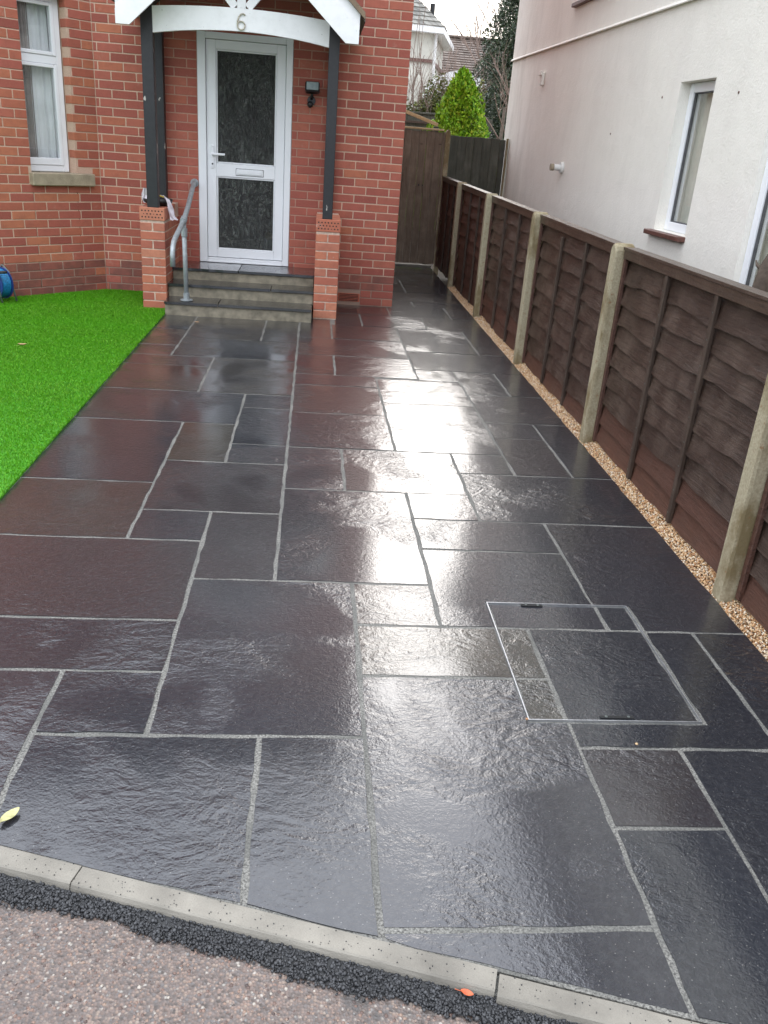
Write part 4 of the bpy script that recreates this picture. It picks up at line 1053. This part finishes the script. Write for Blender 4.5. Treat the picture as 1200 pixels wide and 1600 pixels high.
wb('window_sill', 'sill_tile', 6.94, 8.74, -.05, .035, .41, .448, wh, .005)
vb = thing('wall_vent', 'small pale box vent high on the white wall near its far corner', 'vent', tuple(whM @ Vector((1.64, -.02, 2.33))))
wb('housing', 'render_white', 1.60, 1.68, -.035, -.001, 2.27, 2.41, vb, .008); wb('cowl', 'render_white', 1.59, 1.69, -.055, -.036, 2.37, 2.42, vb, .006)
flu = thing('boiler_flue', 'short white pipe outlet with round collar on the white wall above the fence', 'flue', tuple(whM @ Vector((2.88, -.02, 1.42))))
def wcyl(name, mat, s_, y0, y1, z, r_, parent):
    bm = bmesh.new(); tube(bm, [whM @ Vector((s_, y0, z)), whM @ Vector((s_, y1, z))], r_, 18); bmesh.ops.recalc_face_normals(bm, faces=bm.faces); return put(name, fin(bm, mat), parent)
wcyl('collar', 'white_plastic', 2.88, -.03, -.002, 1.42, .055, flu); wcyl('pipe', 'white_plastic', 2.88, -.10, -.031, 1.42, .032, flu); wcyl('end_cap', 'stone_sill', 2.88, -.135, -.101, 1.42, .036, flu)
for (s_, z_) in ((5.25, 2.01), (6.51, 1.99), (4.2, 1.75)): wcyl('wall_plug', 'sill_tile', s_, -.003, .01, z_, .009, wh)
# pot plant in the slim window
pp = thing('pot_plant', 'small dark spiky plant in a pale pot inside the slim white window', 'pot plant', tuple(whM @ Vector((5.90, .19, 1.11))))
bm = bmesh.new(); bmesh.ops.create_cone(bm, cap_ends=True, segments=18, radius1=.020, radius2=.026, depth=.07); bmesh.ops.translate(bm, verts=bm.verts, vec=whM @ Vector((5.90, .188, 1.145))); put('pot', fin(bm, 'white_plastic', True), pp)
bm = bmesh.new(); c = whM @ Vector((5.90, .188, 1.18))
for k in range(46):
    an = random.uniform(0, 6.28); el = random.uniform(.25, 1.4); ln = random.uniform(.03, .055); d = Vector((math.cos(an)*math.cos(el), math.sin(an)*math.cos(el), math.sin(el))); sd_ = d.cross(Vector((0, 0, 1))).normalized()*.007
    bm.faces.new([bm.verts.new(c-sd_), bm.verts.new(c+sd_), bm.verts.new(c+d*ln)])
put('leaves', fin(bm, 'dark_leaf'), pp)
# woody stem seen at the right edge, between fence and house
sb_ = thing('pruned_shrub', 'knobbly brown shrub stem behind the fence before the large window', 'shrub', (2.25, 4.2, 0))
tubeo('stem', 'bark', [(2.31, 4.33, -.1), (2.32, 4.35, .7), (2.30, 4.34, .98), (2.325, 4.35, 1.07), (2.32, 4.31, 1.15), (2.34, 4.30, 1.20)], [.05, .048, .046, .052, .036, .02], sb_, 9)
tubeo('twig', 'bark', [(2.31, 4.36, 1.05), (2.29, 4.42, 1.08), (2.29, 4.44, 1.10)], [.012, .008, .004], sb_, 6)
tubeo('twig', 'bark', [(2.34, 4.32, 1.2), (2.33, 4.40, 1.27), (2.33, 4.43, 1.34)], [.010, .007, .003], sb_, 6)

# ================================================================== BACKGROUND beyond the gate
def foliage(name, mat, pts, size, parent, up=.5):
    """small pointed leaves at given points"""
    n_ = len(pts); th = rng.uniform(0, 2*np.pi, n_); el = rng.uniform(-.3, 1.2, n_)*up*2
    d = np.stack([np.cos(th)*np.cos(el), np.sin(th)*np.cos(el), np.sin(el)], 1); s_ = rng.uniform(.6, 1.3, (n_, 1))*size
    r_ = rng.normal(size=(n_, 3)); sd = np.cross(d, r_); sd /= np.linalg.norm(sd, axis=1, keepdims=True)+1e-9
    V_ = np.stack([pts-sd*s_*.22, pts+d*s_*.5-sd*s_*.30, pts+d*s_, pts+d*s_*.5+sd*s_*.30], 1).reshape(-1, 3)
    return put(name, npmesh(name, V_, np.arange(4*n_).reshape(-1, 4), mat), parent)
con = thing('golden_conifer', 'bright yellow-green cone-shaped conifer behind the dark green boards', 'tree', (2.2, 14.6, 0))
n_ = 30000; zz = rng.uniform(0, 1, n_)**1.35; hC, bC = 2.62, .3
an = rng.uniform(0, 2*np.pi, n_)
lump = 1+.13*np.sin(an*5+zz*9)+.10*np.sin(an*9-zz*21)+.07*np.sin(an*3+zz*40)
rad_ = .78*(1-zz)**.60*lump*(1-.75*rng.uniform(0, 1, n_)**2.4)
P = np.stack([2.20+rad_*np.cos(an)-.03*zz, 14.6+rad_*np.sin(an), bC+(hC-bC)*zz+rng.uniform(-.04, .04, n_)], 1)
foliage('crown', 'gold_leaf', P, .055, con, .75); tubeo('trunk', 'bark', [(2.2, 14.6, -.15), (2.2, 14.6, 2.2)], [.06, .01], con, 7)
drk = thing('evergreen_tree', 'tall dark evergreen tree beside the far corner of the white house', 'tree', (4.6, 20.5, 0))
n_ = 130000; zz = rng.uniform(0, 1, n_); an = rng.uniform(0, 2*np.pi, n_)
pr_ = np.interp(zz, [0, .25, .5, .75, 1], [1.15, 1.25, 1.15, .75, .05])
lump = 1+.14*np.sin(an*4+zz*14)+.10*np.sin(an*7-zz*31)
rad_ = pr_*lump*(1-.8*rng.uniform(0, 1, n_)**2.2)
P = np.stack([4.60+rad_*np.cos(an), 20.5+rad_*np.sin(an), -.1+6.4*zz+rng.uniform(-.1, .1, n_)], 1)
foliage('crown', 'dark_leaf', P, .055, drk, .6); tubeo('trunk', 'bark', [(4.6, 20.5, -.15), (4.6, 20.5, 5.5)], [.16, .02], drk, 7)
def branches(bm, p, d, ln, r_, depth, spread=.5, segs=3):
    pts = [p]; q = Vector(p); dd = Vector(d)
    for i in range(segs):
        dd = (dd+Vector((random.uniform(-1, 1), random.uniform(-1, 1), random.uniform(-.5, .8)))*.16).normalized(); q = q+dd*ln/segs; pts.append(q.copy())
    tube(bm, pts, [r_*(1-.55*i/segs) for i in range(segs+1)], 4)
    if depth > 0:
        for k in range(random.randint(2, 4)):
            t = random.uniform(.35, 1); i = min(segs, max(1, int(round(t*segs)))); nd = (dd+Vector((random.uniform(-1, 1), random.uniform(-1, 1), random.uniform(-.4, .9)))*spread).normalized()
            branches(bm, pts[i], nd, ln*random.uniform(.5, .8), r_*.5, depth-1, spread, segs)
random.seed(21)
bt_ = thing('bare_tree', 'leafless brown tree with fine twigs beside the dark evergreen', 'tree', (4.2, 23, 0))
bm = bmesh.new()
for k in range(5): branches(bm, Vector((4.3+k*.14, 23, 1.0+.3*k)), Vector((-.12+.08*k, 0, 1)), 2.2, .05, 5, .75)
put('branches', fin(bm, 'twig'), bt_); tubeo('trunk', 'bark', [(4.4, 23, -.15), (4.5, 23, 2.6)], [.12, .06], bt_, 7)
ba = thing('arching_shrub', 'bare arching branches between golden conifer and evergreen tree', 'shrub', (3.2, 17.2, 0))
bm = bmesh.new()
for k in range(6): branches(bm, Vector((3.3+.06*k, 17.3, 1.4+.14*k)), Vector((-.5+.05*k, -.1, .5)), .8, .013, 2, .7, 4)
put('branches', fin(bm, 'twig'), ba); tubeo('trunk', 'bark', [(3.35, 17.3, -.15), (3.4, 17.3, 2.3)], [.06, .03], ba, 7)
hb = thing('twiggy_bush', 'straggly olive bush of thin stems above the far dark fence', 'bush', (2.2, 19.2, 0))
bm = bmesh.new()
for k in range(46):
    x = random.uniform(1.5, 3.1); branches(bm, Vector((x, 19.2+random.uniform(-.3, .3), 1.9)), Vector((random.uniform(-.3, .3), 0, 1)), random.uniform(.5, 1.0), .008, 2, .6)
for k in range(5): branches(bm, Vector((1.75+.17*k, 19.1, 1.9)), Vector((random.uniform(-.25, .15), 0, 1)), random.uniform(1.3, 2.1), .012, 1, .4)
put('stems', fin(bm, 'twig'), hb)
n_ = 24000; P = np.stack([rng.uniform(1.4, 3.3, n_), 19.3+rng.uniform(-.4, .4, n_), 1.6+1.25*rng.uniform(0, 1, n_)**1.3*(.75+.25*np.sin(np.arange(n_)))], 1)
P[:, 2] = 1.5+(P[:, 2]-1.5)*(.85+.25*np.sin(P[:, 0]*6)); foliage('leaves', 'shrub_leaf', P, .06, hb, .4)
ff = thing('far_fence', 'low dark board fence behind the side gate, below the twiggy bush', 'fence', (2, 18, 0))
x = .6
while x < 3.2: boxo('board', 'board_dark', x, x+.148, 18+random.uniform(-.005, .005), 18.03, -.15, 2.10, ff, .004); x += .152
boxo('capping', 'board_dark', .6, 3.25, 17.97, 18.06, 2.102, 2.135, ff)
boxo('gravel_board', 'batten_wood', .6, 3.25, 17.955, 17.985, 1.93, 1.975, ff)
hr = thing('timber_rail', 'pale new timber rail sloping down behind the side gate', 'rail', (1.4, 13.1, 0))
boxo('rail', 'pale_timber', -.30, .30, -.02, .02, -.022, .022, hr, .003, Matrix.Translation((1.36, 13.1, 1.905)) @ Matrix.Rotation(R(16.5), 4, 'Y'))
boxo('post', 'board_dark', 1.02, 1.09, 13.13, 13.2, -.1, 1.97, hr); boxo('post', 'board_dark', 1.6, 1.67, 13.13, 13.2, -.1, 1.80, hr)
# cream house far left of the gap
ch = thing('cream_house', 'distant cream rendered house with hipped tiled roof, partly behind the brick house', 'house', (1.5, 34, 0))
hx, hy = 3.62, 32.0
bm = bmesh.new(); prism(bm, [(-3.5, 31.0), (hx, hy), (4.55, 36.5), (4.4, 42), (-3.5, 42)], -.16, 5.0, 'Z'); bmesh.ops.recalc_face_normals(bm, faces=bm.faces); put('wall', fin(bm, 'cream_wall'), ch)
bm = bmesh.new(); prism(bm, [(-3.6, 30.9), (hx+.06, hy-.07), (4.65, 36.6), (4.55, 36.6), (hx+.02, hy+.0), (-3.5, 31.0)], 4.12, 4.22, 'Z'); bmesh.ops.recalc_face_normals(bm, faces=bm.faces); put('band', fin(bm, 'sill_tile'), ch)
bm = bmesh.new(); prism(bm, [(-3.8, 30.6), (hx+.30, hy-.35), (5.0, 36.9), (4.6, 37), (hx-.2, hy+.1), (-3.8, 31.0)], 4.98, 5.16, 'Z'); bmesh.ops.recalc_face_normals(bm, faces=bm.faces); put('eaves', fin(bm, 'white_paint'), ch)
# tiled hip roof: courses as real steps
bm = bmesh.new()
E0, E1, E2 = Vector((-3.8, 30.6, 5.16)), Vector((hx+.32, hy-.36, 5.16)), Vector((5.05, 37.6, 5.16)); T0, T1 = Vector((-3.5, 37, 8.6)), Vector((1.0, 37.4, 8.6))
def courses(bm, A, B, C, D, n1, n2, lift=.03):
    """quad A-B (eave) to D-C (ridge) laid as n1 courses of n2 tiles"""
    nrm = (B-A).cross(D-A).normalized()
    if nrm.z < 0: nrm = -nrm
    for i in range(n1):
        t0, t1 = i/n1, (i+1.08)/n1
        L0, L1 = A.lerp(D, t0), A.lerp(D, min(1, t1)); R0, R1 = B.lerp(C, t0), B.lerp(C, min(1, t1))
        for j in range(n2):
            u0, u1_ = (j+.04)/n2, (j+.96)/n2; jl = random.uniform(-.006, .006)
            p_ = [L0.lerp(R0, u0)+nrm*(lift+jl), L0.lerp(R0, u1_)+nrm*(lift+jl), L1.lerp(R1, u1_)+nrm*.004, L1.lerp(R1, u0)+nrm*.004, L0.lerp(R0, u0), L0.lerp(R0, u1_)]
            v_ = [bm.verts.new(q) for q in p_]; bm.faces.new(v_[:4]); bm.faces.new((v_[0], v_[4], v_[5], v_[1]))
    bm.faces.new([bm.verts.new(q) for q in (A, B, C, D)])
courses(bm, E0, E1, T1, T0, 22, 36); courses(bm, E1, E2, T1+Vector((.01, .3, 0)), T1, 22, 22)
o = put('roof', fin(bm, 'tile_grey'), ch)
bm = bmesh.new(); cyl(bm, (3.85, 35.0, 6.0), (0, 0, 1), .09, .5, 10); put('vent_pipe', fin(bm, 'black_plastic'), ch)
bm = bmesh.new(); tube(bm, [(hx+.08, hy-.1, 4.98), (hx+.08, hy-.1, .0)], .05, 8); put('downpipe', fin(bm, 'white_plastic'), ch)
# brown roofed house
bh = thing('brown_roofed_house', 'far house with wide brown tiled roof between cream house and evergreen', 'house', (7, 46, 0))
bm = bmesh.new(); prism(bm, [(3.5, 43.6), (14, 43.6), (14, 52), (3.5, 52)], -.16, 4.6, 'Z'); bmesh.ops.recalc_face_normals(bm, faces=bm.faces); put('wall', fin(bm, 'cream_wall'), bh)
bm = bmesh.new(); courses(bm, Vector((3.2, 43.2, 4.55)), Vector((14.2, 43.2, 4.55)), Vector((14.2, 47.5, 6.55)), Vector((3.2, 47.5, 6.55)), 16, 44, .05); courses(bm, Vector((14.2, 52.3, 4.4)), Vector((3.2, 52.3, 4.4)), Vector((3.2, 47.5, 6.55)), Vector((14.2, 47.5, 6.55)), 8, 10, .05)
put('roof', fin(bm, 'tile_brown'), bh)
boxo('gutter', 'white_paint', 3.2, 14.2, 43.05, 43.18, 4.46, 4.56, bh)
boxo('ridge_tile', 'tile_brown', 3.2, 14.2, 47.35, 47.65, 6.56, 6.68, bh, .04)
# white arched canopy
ac = thing('garden_canopy', 'white arched garden canopy showing behind the tip of the golden conifer', 'canopy', (4.4, 30, 0))
bm = bmesh.new(); arc = [(math.cos(q)*1.05+4.35, 2.95+math.sin(q)*.85) for q in np.linspace(math.pi, 0, 19)]; arc2 = [(math.cos(q)*1.0+4.35, 2.93+math.sin(q)*.80) for q in np.linspace(0, math.pi, 19)]
prism(bm, arc+arc2, 29.8, 31.4); bmesh.ops.recalc_face_normals(bm, faces=bm.faces); put('cover', fin(bm, 'canopy_white', True), ac)
bm = bmesh.new(); prism(bm, arc, 29.74, 29.79); bmesh.ops.recalc_face_normals(bm, faces=bm.faces); put('back_cover', fin(bm, 'canopy_white'), ac)
for xx_ in (3.38, 5.32):
    for yy in (29.9, 31.3): tubeo('pole', 'white_plastic', [(xx_, yy, -.15), (xx_, yy, 3.0)], .025, ac, 6)
# invented hedge across the road, out of view, shaped for the glass reflection
n_ = 26000; P = np.stack([rng.uniform(-16, 16, n_), -10.5+rng.uniform(-.6, .6, n_), rng.uniform(-.1, 1, n_)*1.9], 1); P[:, 2] *= .8+.2*np.sin(P[:, 0]*1.3)+.1*np.sin(P[:, 0]*3.1)
hg = tag(foliage('reflection_hedge', 'dark_leaf', P, .34, None, .5), kind='stuff')

# ================================================================== fallen leaves
def leaf(name, label, mat, x, y, z, ln, wd, rot, curl=.3, h=.003):
    t = thing(name, label, 'leaf', (x, y, z)); bm = bmesh.new(); K = 8; rows = []
    for i in range(K+1):
        u = i/K; w_ = wd*math.sin(math.pi*min(1, u*.93+.04))**.8/2; zc = h+curl*ln*(u-.5)**2
        rows.append([bm.verts.new((ln*(u-.5), -w_, zc+curl*w_*.9)), bm.verts.new((ln*(u-.5), 0, zc)), bm.verts.new((ln*(u-.5), w_, zc+curl*w_*.9))])
    for A, B in zip(rows, rows[1:]):
        for j in range(2): bm.faces.new((A[j], A[j+1], B[j+1], B[j]))
    bmesh.ops.transform(bm, matrix=Matrix.Translation((x, y, z)) @ Matrix.Rotation(rot, 4, 'Z'), verts=bm.verts)
    put('blade', fin(bm, mat, True), t)
    bm = bmesh.new(); mt = Matrix.Translation((x, y, z)) @ Matrix.Rotation(rot, 4, 'Z')
    tube(bm, [mt @ Vector((-ln*.5-.012, 0, .003)), mt @ Vector((-ln*.4, 0, h+.001))], .0008, 5); put('stalk', fin(bm, mat), t)
leaf('fallen_leaf', 'pale yellow leaf lying on the slate slab at the left edge', 'leaf_yellow', -.672, 1.602, .001, .055, .026, R(58))
leaf('fallen_leaf', 'orange-red leaf lying on the black tarmac below the kerb', 'leaf_orange', .352, 1.140, -.014, .026, .014, R(-25), .6)
leaf('fallen_leaf', 'curled pale brown leaf lying on the green artificial lawn', 'leaf_brown', -2.05, 6.14, .03, .06, .03, R(10), .8)
leaf('fallen_leaf', 'tiny brown leaf on the paving just below the steps', 'leaf_brown', -1.00, 7.42, .001, .045, .02, R(-10), .5)
for (x, y, lb_) in ((.667, 2.0, 'tiny orange pebble at the near left corner of the inspection cover'), (.962, 1.893, 'tiny orange pebble on the grout joint below the inspection cover')):
    t = thing('pebble', lb_, 'pebble', (x, y, .003)); bm = bmesh.new(); bmesh.ops.create_icosphere(bm, subdivisions=2, radius=.0045)
    for v_ in bm.verts: v_.co *= random.uniform(.85, 1.1); v_.co.z *= .7
    bmesh.ops.translate(bm, verts=bm.verts, vec=(x, y, .004)); put('stone', fin(bm, 'gravel', True), t)
